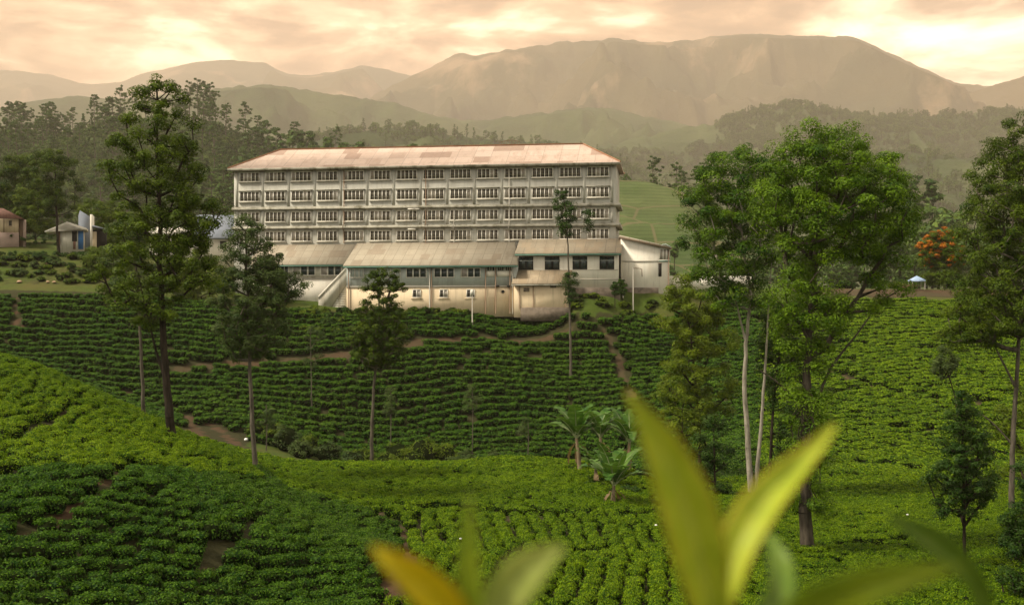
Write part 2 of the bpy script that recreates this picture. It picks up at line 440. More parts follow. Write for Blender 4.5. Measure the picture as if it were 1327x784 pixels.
soil = mixc(nt, n3, (0.035, 0.021, 0.011), (0.105, 0.062, 0.034))
soil = mixc(nt, ramp(nt, n2, [(0.40, (0,0,0)), (0.62, (0.9,)*3)]), soil, (0.055, 0.045, 0.022))
grass = mixc(nt, n1, (0.024, 0.044, 0.007), (0.072, 0.100, 0.014))
grass = mixc(nt, ramp(nt, n2, [(0.45, (0,0,0)), (0.7, (0.7,)*3)]), grass, (0.085, 0.070, 0.022))
cv = math_(nt, 'ADD', at.outputs['Fac'], math_(nt, 'MULTIPLY', math_(nt, 'SUBTRACT', n1, 0.5), 0.7))
litter = mixc(nt, n3, (0.018, 0.020, 0.007), (0.050, 0.045, 0.018))
low = mixc(nt, ramp(nt, cv, [(0.16, (0,0,0)), (0.32, (1,1,1))]), soil, litter)
f = ramp(nt, cv, [(0.60, (0,0,0)), (0.74, (1,1,1))])
principled(nt, out, mixc(nt, f, low, grass), 0.95, 0.1, bump=n1, bstr=0.6, bdist=0.25)
gme = mesh_np('ground', np.stack([X2.ravel(), Y2.ravel(), Z2.ravel()], -1), quads, [m], True)
a = gme.attributes.new('cover', 'FLOAT', 'POINT'); a.data.foreach_set('value', cover.ravel().astype(np.float32))
tag(link('ground', gme), 'soil and rough grass ground of the tea valley', 'ground', kind='structure')

# ------------------------------------------------------------------ far hills and mountains
def mat_hill(name, cols, scale, bumpd=8.0, rock=None, tea=None):
    m, nt, out = newmat(name)
    n1 = noise(nt, scale, 8, 0.62); n2 = noise(nt, scale*0.18, 5, 0.55)
    c = mixc(nt, ramp(nt, n1, [(0.34, (0,0,0)), (0.66, (1,1,1))]), cols[0], cols[1])
    c = mixc(nt, ramp(nt, n2, [(0.42, (0,0,0)), (0.62, (1,1,1))]), c, mixc(nt, n1, [x*0.8 for x in cols[2]], [x*1.3 for x in cols[2]]))
    if tea:
        tcx = N(nt, 'ShaderNodeTexCoord'); wv = N(nt, 'ShaderNodeTexWave'); wv.bands_direction = 'Z'; wv.inputs['Scale'].default_value = 0.16; wv.inputs['Distortion'].default_value = 2.5; wv.inputs['Detail'].default_value = 3; wv.inputs['Detail Scale'].default_value = 0.6
        nt.links.new(tcx.outputs['Object'], wv.inputs['Vector'])
        c = mixc(nt, ramp(nt, wv.outputs['Fac'], [(0.05, (0.32,)*3), (0.4, (0,0,0))]), c, tea)
        v = N(nt, 'ShaderNodeTexVoronoi'); v.feature = 'DISTANCE_TO_EDGE'; v.inputs['Scale'].default_value = 0.035; nt.links.new(tcx.outputs['Object'], v.inputs['Vector'])
        c = mixc(nt, ramp(nt, v.outputs['Distance'], [(0.012, (0.8,)*3), (0.03, (0,0,0))]), c, (0.12, 0.10, 0.05))
    if rock:
        n3 = noise(nt, scale*0.5, 7, 0.7, stretch=(1, 1, 0.35))
        c = mixc(nt, ramp(nt, n3, [(0.56, (0,0,0)), (0.66, (0.85,)*3)]), c, rock)
    principled(nt, out, c, 0.95, 0.08, bump=n1, bstr=0.8, bdist=bumpd); return m
FARS = 2.8      # how far off the ranges stand
def hill(name, label, ridge, d, front, back, mat, zfoot=-24.0, amp=0.10, fs=0.004, seed=1, nxs=260, nys=91, crag=0.0, dskew=0.0, prof=1.15):
    """a range whose skyline passes through the given pixels at distance d (d may bend through dskew)"""
    if d >= 900 and d != 1100: d, front, back, fs = d*FARS, front*FARS, back*FARS, fs/FARS
    r = np.array(ridge, float)
    pxs = np.linspace(r[0, 0], r[-1, 0], nxs)
    # smooth monotone-ish skyline
    pys = np.interp(pxs, r[:, 0], r[:, 1])
    k = np.array([1, 2, 3, 2, 1.]); k /= k.sum()
    pad = np.pad(pys, 2, mode='edge'); pys = np.convolve(pad, k, 'valid')
    dd = d + dskew * (pxs - pxs.mean()) / 600.0
    t = np.linspace(-1, 1, nys)
    xr = (pxs - CX)/F*dd; zr = (HZ - pys)/F*dd
    T, XR = np.meshgrid(t, xr, indexing='ij')
    Yd = np.where(T < 0, T*front, T*back) + dd[None, :]
    edge = np.clip(np.minimum(np.arange(nxs), np.arange(nxs)[::-1]) / (0.06*nxs), 0, 1)
    nA = fbm(XR*fs + 5, Yd*fs, 6, seed, ridged=True); nB = fbm(XR*fs*0.5, Yd*fs*0.5, 4, seed+20)
    base = (1 - np.abs(T))**prof
    mid = np.abs(T)*(1 - np.abs(T))**1.7*6
    Z = zfoot + (zr[None, :]*1.0 - zfoot)*(base + mid*((nA - 0.55)*amp*2.2 + (nB - 0.5)*amp*1.4))
    jag = (fbm(pxs*0.09, pxs*0+seed, 4, seed+5) - 0.5) * crag * d / F
    Z += jag[None, :] * np.exp(-(T/0.12)**2)
    pq = CX + F*XR/np.maximum(Yd, 50.0); cap = (HZ - np.interp(pq, pxs, pys))/F*Yd*(1 - 0.012*np.minimum(np.abs(T)*8, 1)); Z = np.where((np.abs(T) > 1e-6) & (cap > zfoot), np.minimum(Z, cap), Z)
    X = XR
    idx = np.arange(nxs*nys).reshape(nys, nxs)
    q = np.stack([idx[:-1,:-1], idx[:-1,1:], idx[1:,1:], idx[1:,:-1]], -1).reshape(-1, 4)
    o = link(name, mesh_np(name, np.stack([X.ravel(), Yd.ravel(), Z.ravel()], -1), q, [mat], True))
    tag(o, label, 'hill' if 'hill' in name else 'mountain', kind='structure')
    def zf(x, y):     # height of the range at world points, by inverse lookup on the regular parameters
        pxq = np.interp(x, xr, np.arange(nxs)); dq = np.interp(x, xr, dd)
        tt = np.where(y < dq, (y - dq)/front, (y - dq)/back)
        fy = np.clip((tt + 1)/2*(nys - 1), 0, nys - 1.001); fx = np.clip(pxq, 0, nxs - 1.001)
        ix = fx.astype(int); iy = fy.astype(int); fx = fx - ix; fy = fy - iy
        return (Z[iy, ix]*(1-fx) + Z[iy, ix+1]*fx)*(1-fy) + (Z[iy+1, ix]*(1-fx) + Z[iy+1, ix+1]*fx)*fy
    return o, zf
M_far = mat_hill('mountain_cover', [(0.020,0.026,0.010),(0.055,0.052,0.022),(0.095,0.070,0.034)], 0.0025, 60, rock=(0.26,0.17,0.10))
M_mid = mat_hill('forest_hill_cover', [(0.015,0.030,0.009),(0.036,0.056,0.018),(0.055,0.070,0.025)], 0.012, 18)
M_low = mat_hill('woodland_floor', [(0.014,0.032,0.007),(0.034,0.062,0.013),(0.044,0.070,0.018)], 0.06, 5)
M_teahill = mat_hill('tea_hillside', [(0.028,0.052,0.014),(0.055,0.084,0.024),(0.085,0.105,0.036)], 0.05, 2.5, tea=(0.016,0.034,0.008))
hill('distant_mountain', 'palest mountain range on the left skyline', [(-260,98),(-120,92),(0,90),(70,98),(110,110),(160,106),(190,94),(225,88),(250,80),(300,78),(345,82),(368,96),(400,98),(440,92),(470,85),(500,90),(530,98),(600,108),(700,120),(820,140)], 4300, 1900, 1500, M_far, seed=31, amp=0.25, fs=0.0016, crag=3)
hill('mountain', 'broad flat topped mountain rising behind the building', [(430,150),(470,132),(490,121),(520,106),(545,93),(560,87),(590,72),(600,69),(612,74),(640,68),(690,60),(740,54),(800,50),(830,54),(870,55),(905,51),(930,47),(965,44),(1010,46),(1060,47),(1110,49),(1128,57),(1150,68),(1175,80),(1205,92),(1240,108),(1290,112),(1350,118),(1450,122),(1600,130)], 3000, 1500, 1500, M_far, seed=4, amp=0.28, fs=0.0028, crag=5, prof=1.05, nxs=420, nys=151)
hill('mountain', 'hazy ridge entering at the right edge', [(1150,150),(1200,136),(1250,122),(1290,110),(1327,98),(1400,80),(1520,70),(1700,90)], 2500, 900, 900, M_far, seed=8, amp=0.16, fs=0.003, crag=5)
hill('wooded_hill', 'hazy wooded ridge left of the broad mountain', [(-250,160),(-100,150),(0,140),(60,128),(100,124),(170,130),(230,122),(280,116),(320,111),(350,110),(380,114),(420,122),(470,127),(520,134),(560,150),(600,158),(680,150),(740,142),(790,138),(840,152),(880,160),(930,170)], 1800, 800, 700, M_mid, seed=12, amp=0.3, fs=0.005, crag=7)
_, zR = hill('forest_hill', 'dark wooded ridge below the mountain on the right', [(640,220),(740,200),(800,186),(880,166),(940,158),(985,142),(1020,137),(1060,140),(1100,150),(1150,152),(1200,149),(1250,150),(1290,144),(1330,150),(1400,140),(1500,150),(1650,190)], 1350, 620, 500, M_mid, seed=17, amp=0.2, fs=0.006, crag=8)
_, zV = hill('valley_hill', 'low misty hill in the valley behind the building', [(330,240),(380,190),(440,172),(520,165),(600,178),(680,186),(760,200),(840,222),(930,236),(1010,228),(1100,206),(1180,196),(1260,206),(1340,216),(1450,240),(1600,300)], 900, 380, 330, M_mid, seed=21, amp=0.2, fs=0.008, crag=6)
_, zT = hill('tea_hill', 'pale green tea covered hillside right of the building', [(560,330),(640,262),(700,246),(760,236),(800,233),(840,236),(880,246),(920,272),(960,300),(1010,345),(1050,380)], 600, 165, 195, M_teahill, zfoot=-10, seed=23, amp=0.06, fs=0.012, crag=1)
_, zL = hill('forest_hill', 'wooded hill on the left behind the houses', [(-420,230),(-250,212),(-100,196),(0,190),(60,187),(120,184),(180,178),(240,176),(290,186),(320,196),(350,208),(400,220),(450,232),(500,250),(560,280),(620,320),(680,370)], 1100, 700, 400, M_low, seed=27, amp=0.10, fs=0.007, crag=2)
# ------------------------------------------------------------------ leaves, bushes
def unit(v): return v / (np.linalg.norm(v, axis=-1, keepdims=True) + 1e-9)
def leaf_quads(pos, nrm, L, Wd, rng, fold=0.25):
    n = len(pos)
    r = unit(rng.normal(size=(n, 3)))
    t = unit(np.cross(nrm, r)); b = np.cross(nrm, t)
    L = np.broadcast_to(np.asarray(L, float).reshape(-1, 1), (n, 1)); Wd = np.broadcast_to(np.asarray(Wd, float).reshape(-1, 1), (n, 1))
    v = np.stack([pos - t*L*0.5, pos + b*Wd*0.5 - nrm*Wd*fold - t*L*0.05, pos + t*L*0.5 - nrm*L*0.12, pos - b*Wd*0.5 - nrm*Wd*fold - t*L*0.05], 1)
    return v.reshape(-1, 3), np.arange(n*4).reshape(n, 4)
def blob(rx, rz, cz, rng, nu=10, nv=6, flat=0.75):
    """uneven inner mass of a bush so that one does not see through it"""
    vs = []; 
    for j in range(nv + 1):
        ph = -0.5*math.pi + math.pi*j/nv
        for i in range(nu):
            th = 2*math.pi*i/nu; k = 1 + rng.uniform(-0.12, 0.12)
            vs.append((rx*k*math.cos(ph)*math.cos(th), rx*k*math.cos(ph)*math.sin(th), max(0.02, cz + rz*k*math.sin(ph))))
    idx = np.arange((nv+1)*nu).reshape(nv+1, nu)
    q = np.stack([idx[:-1], np.roll(idx[:-1], -1, 1), np.roll(idx[1:], -1, 1), idx[1:]], -1).reshape(-1, 4)
    return np.array(vs), q
M_tea = mat_leaf('lit_flushing_tea_leaf', (0.022, 0.072, 0.002), (0.200, 0.295, 0.004), trans=0.28, rough=0.6, patch=(0.05, (0.016, 0.058, 0.002), (0.160, 0.255, 0.004)))  # brightened for young leaf and, in the colour, for light on hilltop and fields
M_tea_old_shade = mat_leaf('shaded_mature_tea_leaf', (0.007, 0.036, 0.003), (0.076, 0.160, 0.006), trans=0.2, rough=0.55, patch=(0.06, (0.010, 0.040, 0.003), (0.090, 0.170, 0.008)))  # darkened for leaf age and, in the colour, for the slopes' shade
M_core = mat_plain('tea_twigs', (0.010, 0.015, 0.004), 0.95, 0.4, 8, spec=0.0)
def bush_mesh(name, n, R, Hh, leaf, seed, lumps=7, mat=None, core=None, flush=0.25):
    rng = np.random.default_rng(seed)
    # a plucked bush: several shoots clumps over a flat-topped dome
    lc = np.stack([rng.uniform(-1, 1, lumps*3), rng.uniform(-1, 1, lumps*3)], -1)
    lc = lc[(lc**2).sum(1) < 0.85][:lumps] * R * 0.72
    lh = Hh*rng.uniform(0.88, 1.01, len(lc)); lr = R*rng.uniform(0.42, 0.62, len(lc))
    d = unit(rng.normal(size=(n, 3))); d[:, 2] = np.abs(d[:, 2])*1.0 - 0.28; d = unit(d)
    k = rng.integers(0, len(lc), n)
    pos = np.stack([lc[k, 0] + d[:, 0]*lr[k], lc[k, 1] + d[:, 1]*lr[k], lh[k] - lr[k]*0.55 + d[:, 2]*lr[k]*0.62], -1)
    pos += rng.normal(size=pos.shape)*R*0.05
    # skirts down to the ground
    m = int(n*0.22); th = rng.uniform(0, 2*math.pi, m); zz = rng.uniform(0.10, 0.6, m)*Hh
    sk = np.stack([np.cos(th)*R*(0.72 + 0.28*zz/Hh), np.sin(th)*R*(0.72 + 0.28*zz/Hh), zz], -1)
    pos = np.concatenate([pos, sk]); d = np.concatenate([d, np.stack([np.cos(th), np.sin(th), 0*th + 0.2], -1)])
    nrm = unit(d*1.0 + np.array([0, 0, 0.55]) + rng.normal(size=d.shape)*0.36)
    L = leaf*rng.uniform(0.7, 1.25, len(pos))
    v, q = leaf_quads(pos, nrm, L, L*0.5, rng)
    t = np.clip(0.30 + 0.30*rng.normal(size=len(pos)), 0, 1)
    young = (pos[:, 2] > Hh*0.72) & (rng.uniform(size=len(pos)) < flush); t[young] = rng.uniform(0.75, 1.0, young.sum())
    bv, bq = blob(R*0.80, Hh*0.42, Hh*0.44, rng)
    V = np.concatenate([v, bv]); Q = np.concatenate([q, bq + len(v)])
    return mesh_np(name, V, Q, [mat or M_tea, core or M_core], tint=np.concatenate([t, np.zeros(len(bq))]), midx=np.concatenate([np.zeros(len(q), int), np.ones(len(bq), int)]))
BUSH_NEAR = [bush_mesh('tea_bush_mesh', 620, 0.58, 0.84, 0.115, 100 + i) for i in range(6)]
BUSH_OLD_SHADE = [bush_mesh('shaded_mature_tea_bush_mesh', 560, 0.58, 0.84, 0.135, 150 + i, lumps=9, mat=M_tea_old_shade) for i in range(6)]
BUSH_FAR = [bush_mesh('far_tea_bush_mesh', 300, 0.62, 0.86, 0.18, 200 + i, mat=M_tea_old_shade) for i in range(5)]
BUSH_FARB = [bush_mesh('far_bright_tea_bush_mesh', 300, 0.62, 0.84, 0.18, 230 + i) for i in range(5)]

def gn_scatter(name, pts, rot, scl, idx, protos):
    me = bpy.data.meshes.new(name)
    me.vertices.add(len(pts)); me.vertices.foreach_set('co', np.asarray(pts, np.float32).ravel())
    for nm, typ, val, key in (('irot', 'FLOAT_VECTOR', rot, 'vector'), ('iscl', 'FLOAT_VECTOR', scl, 'vector'), ('iidx', 'INT', idx, 'value')):
        a = me.attributes.new(nm, typ, 'POINT'); a.data.foreach_set(key, np.asarray(val).ravel().astype(np.int32 if typ == 'INT' else np.float32))
    o = link(name, me)
    g = bpy.data.node_groups.new(name + '_nodes', 'GeometryNodeTree')
    g.interface.new_socket('Geometry', in_out='INPUT', socket_type='NodeSocketGeometry')
    g.interface.new_socket('Geometry', in_out='OUTPUT', socket_type='NodeSocketGeometry')
    gi = g.nodes.new('NodeGroupInput'); go = g.nodes.new('NodeGroupOutput')
    ip = g.nodes.new('GeometryNodeInstanceOnPoints'); ip.inputs['Pick Instance'].default_value = True
    g2i = g.nodes.new('GeometryNodeGeometryToInstance')
    for p in reversed(protos):
        oi = g.nodes.new('GeometryNodeObjectInfo'); oi.transform_space = 'ORIGINAL'; oi.inputs['Object'].default_value = p
        oi.inputs['As Instance'].default_value = False
        g.links.new(oi.outputs['Geometry'], g2i.inputs[0])
    def attr(nm, typ):
        n = g.nodes.new('GeometryNodeInputNamedAttribute'); n.data_type = typ; n.inputs['Name'].default_value = nm
        return [s for s in n.outputs if s.enabled and s.name == 'Attribute'][0]
    g.links.new(gi.outputs[0], ip.inputs['Points']); g.links.new(g2i.outputs[0], ip.inputs['Instance'])
    g.links.new(attr('irot', 'FLOAT_VECTOR'), ip.inputs['Rotation']); g.links.new(attr('iscl', 'FLOAT_VECTOR'), ip.inputs['Scale'])
    g.links.new(attr('iidx', 'INT'), ip.inputs['Instance Index']); g.links.new(ip.outputs[0], go.inputs[0])
    md = o.modifiers.new('scatter', 'NODES'); md.node_group = g
    return o

# ------------------------------------------------------------------ rows of tea
def inpoly(px, py, poly):
    poly = np.array(poly, float); c = np.zeros(np.shape(px), bool); j = len(poly) - 1
    for i in range(len(poly)):
        xi, yi = poly[i]; xj, yj = poly[j]
        c ^= ((yi > py) != (yj > py)) & (px < (xj - xi)*(py - yi)/((yj - yi) or 1e-9) + xi); j = i
    return c
TOP = np.array([(-400,377),(0,377),(150,378),(235,384),(300,394),(420,402),(440,404),(738,404),(760,406),(850,406),(900,398),(1000,392),(1075,388),(1180,382),(1250,385),(1330,388),(1800,390)], float)
def rows(angle, s_row, s_al, warp, wscale, box, seed):
    rng = np.random.default_rng(seed)
    x0, x1, y0, y1 = box; cxm, cym = (x0+x1)/2, (y0+y1)/2; R = math.hypot(x1-x0, y1-y0)/2
    u = np.arange(-R, R, s_al); v = np.arange(-R, R, s_row)
    U, V = np.meshgrid(u, v)
    U = U + rng.uniform(-0.28, 0.28, U.shape)*s_al + rng.uniform(0, s_al, (len(v), 1)); V = V + rng.normal(size=V.shape)*s_row*0.09
    V = V + (fbm(U*wscale, V*wscale, 3, seed) - 0.5)*warp
    ca, sa = math.cos(angle), math.sin(angle)
    X = cxm + U*ca - V*sa; Y = cym + U*sa + V*ca
    k = (X > x0) & (X < x1) & (Y > y0) & (Y < y1)
    return X[k], Y[k]
def region(px, py, y):
    """which block of the plantation a point belongs to"""
    r = np.full(px.shape, -1)
    far = (y > 102)
    r[far] = 0
    mid = ~far
    left = mid & ((inpoly(px, py, [(-600,900),(-600,400),(0,445),(100,480),(270,570),(340,604),(380,628),(440,645),(490,660),(525,684),(530,712),(508,750),(484,800),(470,900)])) )
    r[mid] = 3
    r[mid & (px > 985)] = 6
    r[mid & (px <= 985) & (py > 660)] = 4
    r[mid & (px <= 985) & (py > 714) & (px > 560)] = 5
    r[left] = 2
    lit = left & inpoly(px, py, [(-600,590),(-600,300),(0,440),(100,480),(270,560),(345,612),(200,598),(120,596),(0,598)])
    r[lit] = 1
    r[far & (px > 985)] = 7
    return r
SPEC = {0: (0.0, 1.36, 1.0, 7.0, 0.04, 1.2), 1: (-0.25, 0.90, 0.70, 2.0, 0.06, 0.82), 2: (0.62, 0.84, 0.68, 2.2, 0.07, 0.80), 3: (-0.38, 0.90, 0.70, 3.0, 0.04, 0.82),
        4: (1.68, 0.95, 0.68, 3.5, 0.05, 0.84), 5: (1.43, 0.98, 0.66, 1.2, 0.03, 0.87), 6: (0.08, 1.0, 0.74, 2.5, 0.05, 0.88), 7: (0.06, 1.36, 1.0, 5.5, 0.04, 1.2)}
AX, AY, AR, AS, AA = [], [], [], [], []
for r, (ang, sr, sa, wp, ws, sc) in SPEC.items():
    box = (-95, 95, 100, 176) if r in (0, 7) else (-62, 62, 7, 106)
    x, y = rows(ang, sr, sa, wp, ws, box, 40 + r)
    z = gz(x, y); px, py = proj(x, y, z + CAN)
    pxx = CX + x/np.maximum(y, 1)*F
    k = (region(px, py, y) == r) & (px > -330) & (px < W + 330)
    k &= np.where(y > 102, py > np.interp(px, TOP[:, 0], TOP[:, 1]), True)
    k &= (y > 18) | (np.abs(x) > 1.8)
    # the overgrown gully between the field and the far slope, and below the big trees, carries no tea
    gully = (y > 99) & (y < 134) & (x > -33) & (x < 13); k &= ~gully
    k &= ~((y > 108) & (y < 137) & (x > -62) & (x < -30) & (py > 545))
    k &= path_mask(x, y) > 1.0
    k &= ~((y > 20) & (fbm(x*0.9, y*0.9, 2, 77) > 0.84))
    AX.append(x[k]); AY.append(y[k]); AR.append(np.full(k.sum(), r)); AS.append(np.full(k.sum(), sc)); AA.append(np.full(k.sum(), ang))
AX = np.concatenate(AX); AY = np.concatenate(AY); AR = np.concatenate(AR); AS = np.concatenate(AS); AA = np.concatenate(AA)
AZ = gz(AX, AY) - 0.05
nb = len(AX)
BR = np.zeros((nb, 3)); BR[:, 2] = AA + RNG.normal(size=nb)*0.22 + np.where(RNG.uniform(size=nb) < 0.5, 0, math.pi); BR[:, :2] = RNG.normal(size=(nb, 2))*0.05
hv = 0.9 + 0.35*(fbm(AX*0.25, AY*0.25, 3, 55) - 0.3)
BS = np.stack([AS*RNG.uniform(0.9, 1.14, nb), AS*RNG.uniform(0.78, 0.93, nb)*np.where(AY > 100, 1.58, np.where(AR == 2, 1.12, 1.0)), hv*RNG.uniform(0.9, 1.1, nb)*np.where(AY > 100, 1.1, 0.88)], -1)
# the bushes that show largest become single objects
bpx, bpy_ = proj(AX, AY, AZ + 0.6)
show = (bpx > 4) & (bpx < W - 4) & (bpy_ < H + 8) & (bpy_ > 380) & (AY > 24)
order = np.argsort(np.where(show, AY, 1e9))[:300]
single = np.zeros(nb, bool); single[order] = True
print('TEA', nb, 'singles', single.sum(), 'nearest', AY[order[0]], AY[order[-1]])
LBL = {2: ('dark green tea bush on the slope along the lower left edge', 'tea bushes on the near left slope'),
       4: ('clipped tea bush in the short rows beside the curved dirt path', 'tea bushes beside the curved path'),
       5: ('clipped green tea bush in the straight rows at the bottom of the field', 'tea bushes in the straight near rows'),
       6: ('tea bush at the bottom right beneath the tall pale trunk', 'tea bushes under the right hand trees'),
       1: ('bright tea bush on the flat lit top of the near hill', 'tea bushes on the lit hilltop'), 3: ('bright tea bush in the slanting rows of the middle field', 'tea bushes of the middle field')}
PROTO = {0: [], 1: []}
# mature leaf with painted-in shade on dark slopes; flushing leaf with painted-in light elsewhere
OLD_SHADE = ((AR == 2) | (AR == 0)).astype(int)
for n_, i in enumerate(order):
    od = int(OLD_SHADE[i])
    o = link('tea_bush', (BUSH_OLD_SHADE if od else BUSH_NEAR)[n_ % 6], None, (AX[i], AY[i], AZ[i])); o.rotation_euler = BR[i]; o.scale = BS[i]
    l, g = LBL.get(int(AR[i]), LBL[5]); tag(o, l, 'tea bush', g)
    if len(PROTO[od]) < 6 and o.data not in [p.data for p in PROTO[od]]: PROTO[od].append(o)
rest = ~single
pts = np.stack([AX, AY, AZ], -1)
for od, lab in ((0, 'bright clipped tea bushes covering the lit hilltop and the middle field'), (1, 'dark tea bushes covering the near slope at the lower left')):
    k = rest & (AY < 84) & (OLD_SHADE == od)
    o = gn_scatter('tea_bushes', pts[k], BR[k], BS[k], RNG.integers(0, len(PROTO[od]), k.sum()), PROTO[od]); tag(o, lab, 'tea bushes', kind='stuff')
# a few bushes of the far slopes lend their shape to the rest of them
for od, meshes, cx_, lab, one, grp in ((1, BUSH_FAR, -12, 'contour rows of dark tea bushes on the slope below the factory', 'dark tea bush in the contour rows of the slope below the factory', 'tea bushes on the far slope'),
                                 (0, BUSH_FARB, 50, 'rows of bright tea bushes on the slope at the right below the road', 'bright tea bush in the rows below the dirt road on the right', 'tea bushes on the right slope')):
    farm = np.nonzero(rest & (AY >= 84) & (OLD_SHADE == od))[0]; fp = []
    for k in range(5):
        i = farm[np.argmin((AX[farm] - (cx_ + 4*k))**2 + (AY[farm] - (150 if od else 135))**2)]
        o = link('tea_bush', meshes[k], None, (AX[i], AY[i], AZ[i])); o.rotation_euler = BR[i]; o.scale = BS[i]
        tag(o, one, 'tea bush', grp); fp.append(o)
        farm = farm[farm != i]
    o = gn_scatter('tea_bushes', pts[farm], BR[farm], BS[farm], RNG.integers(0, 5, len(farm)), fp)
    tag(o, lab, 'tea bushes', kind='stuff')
# ------------------------------------------------------------------ buildings
M_fac = mat_plain('weathered_cream_render', (0.42, 0.405, 0.345), 0.9, 0.14, 0.5, dirt=(0.32, 0.305, 0.25))
M_faclite = mat_plain('grey_render', (0.50, 0.47, 0.38), 0.9, 0.15, 0.6, dirt=(0.30, 0.27, 0.20))
M_ledge = mat_plain('mossy_concrete', (0.34, 0.32, 0.255), 0.95, 0.3, 0.8, dirt=(0.12, 0.11, 0.07))
M_base = mat_plain('yellow_wash', (0.66, 0.53, 0.35), 0.9, 0.08, 0.4, dirt=(0.60, 0.475, 0.31))
M_white = mat_plain('white_wash', (0.72, 0.67, 0.56), 0.9, 0.06, 0.5, dirt=(0.65, 0.59, 0.48))
M_blue = mat_plain('grey_blue_boards', (0.40, 0.43, 0.39), 0.85, 0.1, 0.8, dirt=(0.30, 0.31, 0.28))
M_frame = mat_plain('white_window_paint', (0.66, 0.62, 0.53), 0.7, 0.1, 2)
M_muntin = mat_plain('grey_window_bars', (0.24, 0.21, 0.15), 0.8, 0.1, 2)
M_green = mat_plain('green_gutter_paint', (0.09, 0.19, 0.14), 0.6, 0.2, 1)
M_stone = mat_plain('dark_stone', (0.17, 0.135, 0.10), 0.95, 0.45, 1.6)
M_pipe = mat_plain('pale_pipe', (0.36, 0.33, 0.27), 0.6, 0.1, 2)
M_dpipe = mat_plain('brown_pipe', (0.20, 0.13, 0.08), 0.7, 0.1, 2)
M_dark = mat_plain('dark_interior', (0.02, 0.017, 0.013), 0.9, 0.2, 2)
M_rust = mat_plain('rusty_ridge', (0.30, 0.15, 0.08), 0.9, 0.25, 1)
def mat_glass(name, col, rough=0.12):
    m, nt, out = newmat(name)
    n = noise(nt, 0.9, 3, coord='Object')
    c = mixc(nt, ramp(nt, n, [(0.35, (0,0,0)), (0.65, (1,1,1))]), [x*0.6 for x in col], [x*1.5 for x in col])
    principled(nt, out, c, rough, 0.4); return m
M_glass = mat_glass('dark_window_glass', (0.046, 0.037, 0.027), 0.3)
M_curt = mat_glass('curtained_window_glass', (0.34, 0.30, 0.25), 0.4)
M_glassb = mat_glass('blue_dark_window_glass', (0.030, 0.042, 0.040))
M_roof1 = mat_roof('pink_sheet_roof', (0.64, 0.49, 0.39), (0.52, 0.385, 0.295), (0.30, 0.185, 0.12), w=2.7, h=2.35)
M_roof2 = mat_roof('grey_sheet_roof', (0.40, 0.345, 0.255), (0.33, 0.285, 0.21), (0.20, 0.155, 0.105), w=1.5, h=2.1, patch=(0.25, 0.19, 0.13))
M_roof3 = mat_roof('brown_sheet_roof', (0.30, 0.25, 0.175), (0.25, 0.21, 0.15), (0.15, 0.11, 0.07), w=1.5, h=2.4, patch=(0.30, 0.23, 0.15))
M_moss = mat_roof('mossy_sheet_roof', (0.36, 0.285, 0.19), (0.29, 0.23, 0.15), (0.08, 0.06, 0.035), w=1.4, h=3, patch=(0.3, 0.22, 0.13))

TH = math.radians(7.7); OX, OY = -43.7, 182.0; BL = 59.8
cT, sT = math.cos(TH), math.sin(TH)
def fu(px, v):
    k = (px - CX)/F
    return (k*(OY + v*cT) - OX - v*sT) / (cT + k*sT)
def fz(py, px, v):
    u = fu(px, v); Y = OY - u*sT + v*cT
    return (HZ - py)/F*Y
fac = empty('factory_building', (OX, OY, 0), -TH, 'long five storey cream factory with rows of white windows and a patched pink roof', 'factory building')
RB = random.Random(5)
# main block
MB().box(0, BL, 0, 14, -1.0, 21.66).build('wall', M_fac, fac)
L1, L2 = 15.35, 12.35
for z in (L1, L2):
    mb = MB(); mb.prism([(-0.42, z - 0.12), (-0.42, z), (0.0, z + 0.34), (0.0, z - 0.30)], 'x', -0.3, BL + 0.7)
    mb.prism([(0.0, z - 0.28), (0.0, z + 0.28), (9.0, z + 0.28), (9.0, z - 0.28)], 'x', BL + 0.003, BL + 0.7)
    mb.build('ledge', M_ledge, fac)
rf = MB(); e = 0.75; ez, rz = 21.68, 25.55
c = [(-e, -e, ez), (BL + e, -e, ez), (BL + e, 14 + e, ez), (-e, 14 + e, ez), (5.2, 7, rz), (BL - 5.4, 7, rz)]
rf.add(c, [(0, 1, 5, 4), (2, 3, 4, 5)], [(1, 2, 5), (3, 0, 4)]); c2 = [(x, y, z - 0.16) for x, y, z in c[:4]]
off = rf.n; rf.v += c2; rf.n += 4
for i in range(4): rf.f4.append([i, (i + 1) % 4, off + (i + 1) % 4, off + i])
rf.f4.append([off, off + 3, off + 2, off + 1])
roof = rf.build('roof', M_roof1, fac)
ca = MB(); ca.tube([(5.2, 7, rz + 0.05), (BL - 5.4, 7, rz + 0.05)], 0.15, 6)
for a, b in ((0, 4), (3, 4), (1, 5), (2, 5)): ca.tube([Vector(c[a]) + Vector((0, 0, 0.05)), Vector(c[b]) + Vector((0, 0, 0.05))], 0.13, 6)
ca.build('ridge_cap', M_rust, roof)
MB().prism([(-e - 0.02, ez - 0.45), (-e - 0.02, ez - 0.02), (-e - 0.14, ez - 0.02), (-e - 0.14, ez - 0.2)], 'x', -e, BL + e).build('gutter', M_ledge, roof)
MB().box(-e + 0.1, BL + e - 0.1, -e + 0.05, -0.003, ez - 0.34, ez - 0.17).build('eaves_board', M_dpipe, roof)

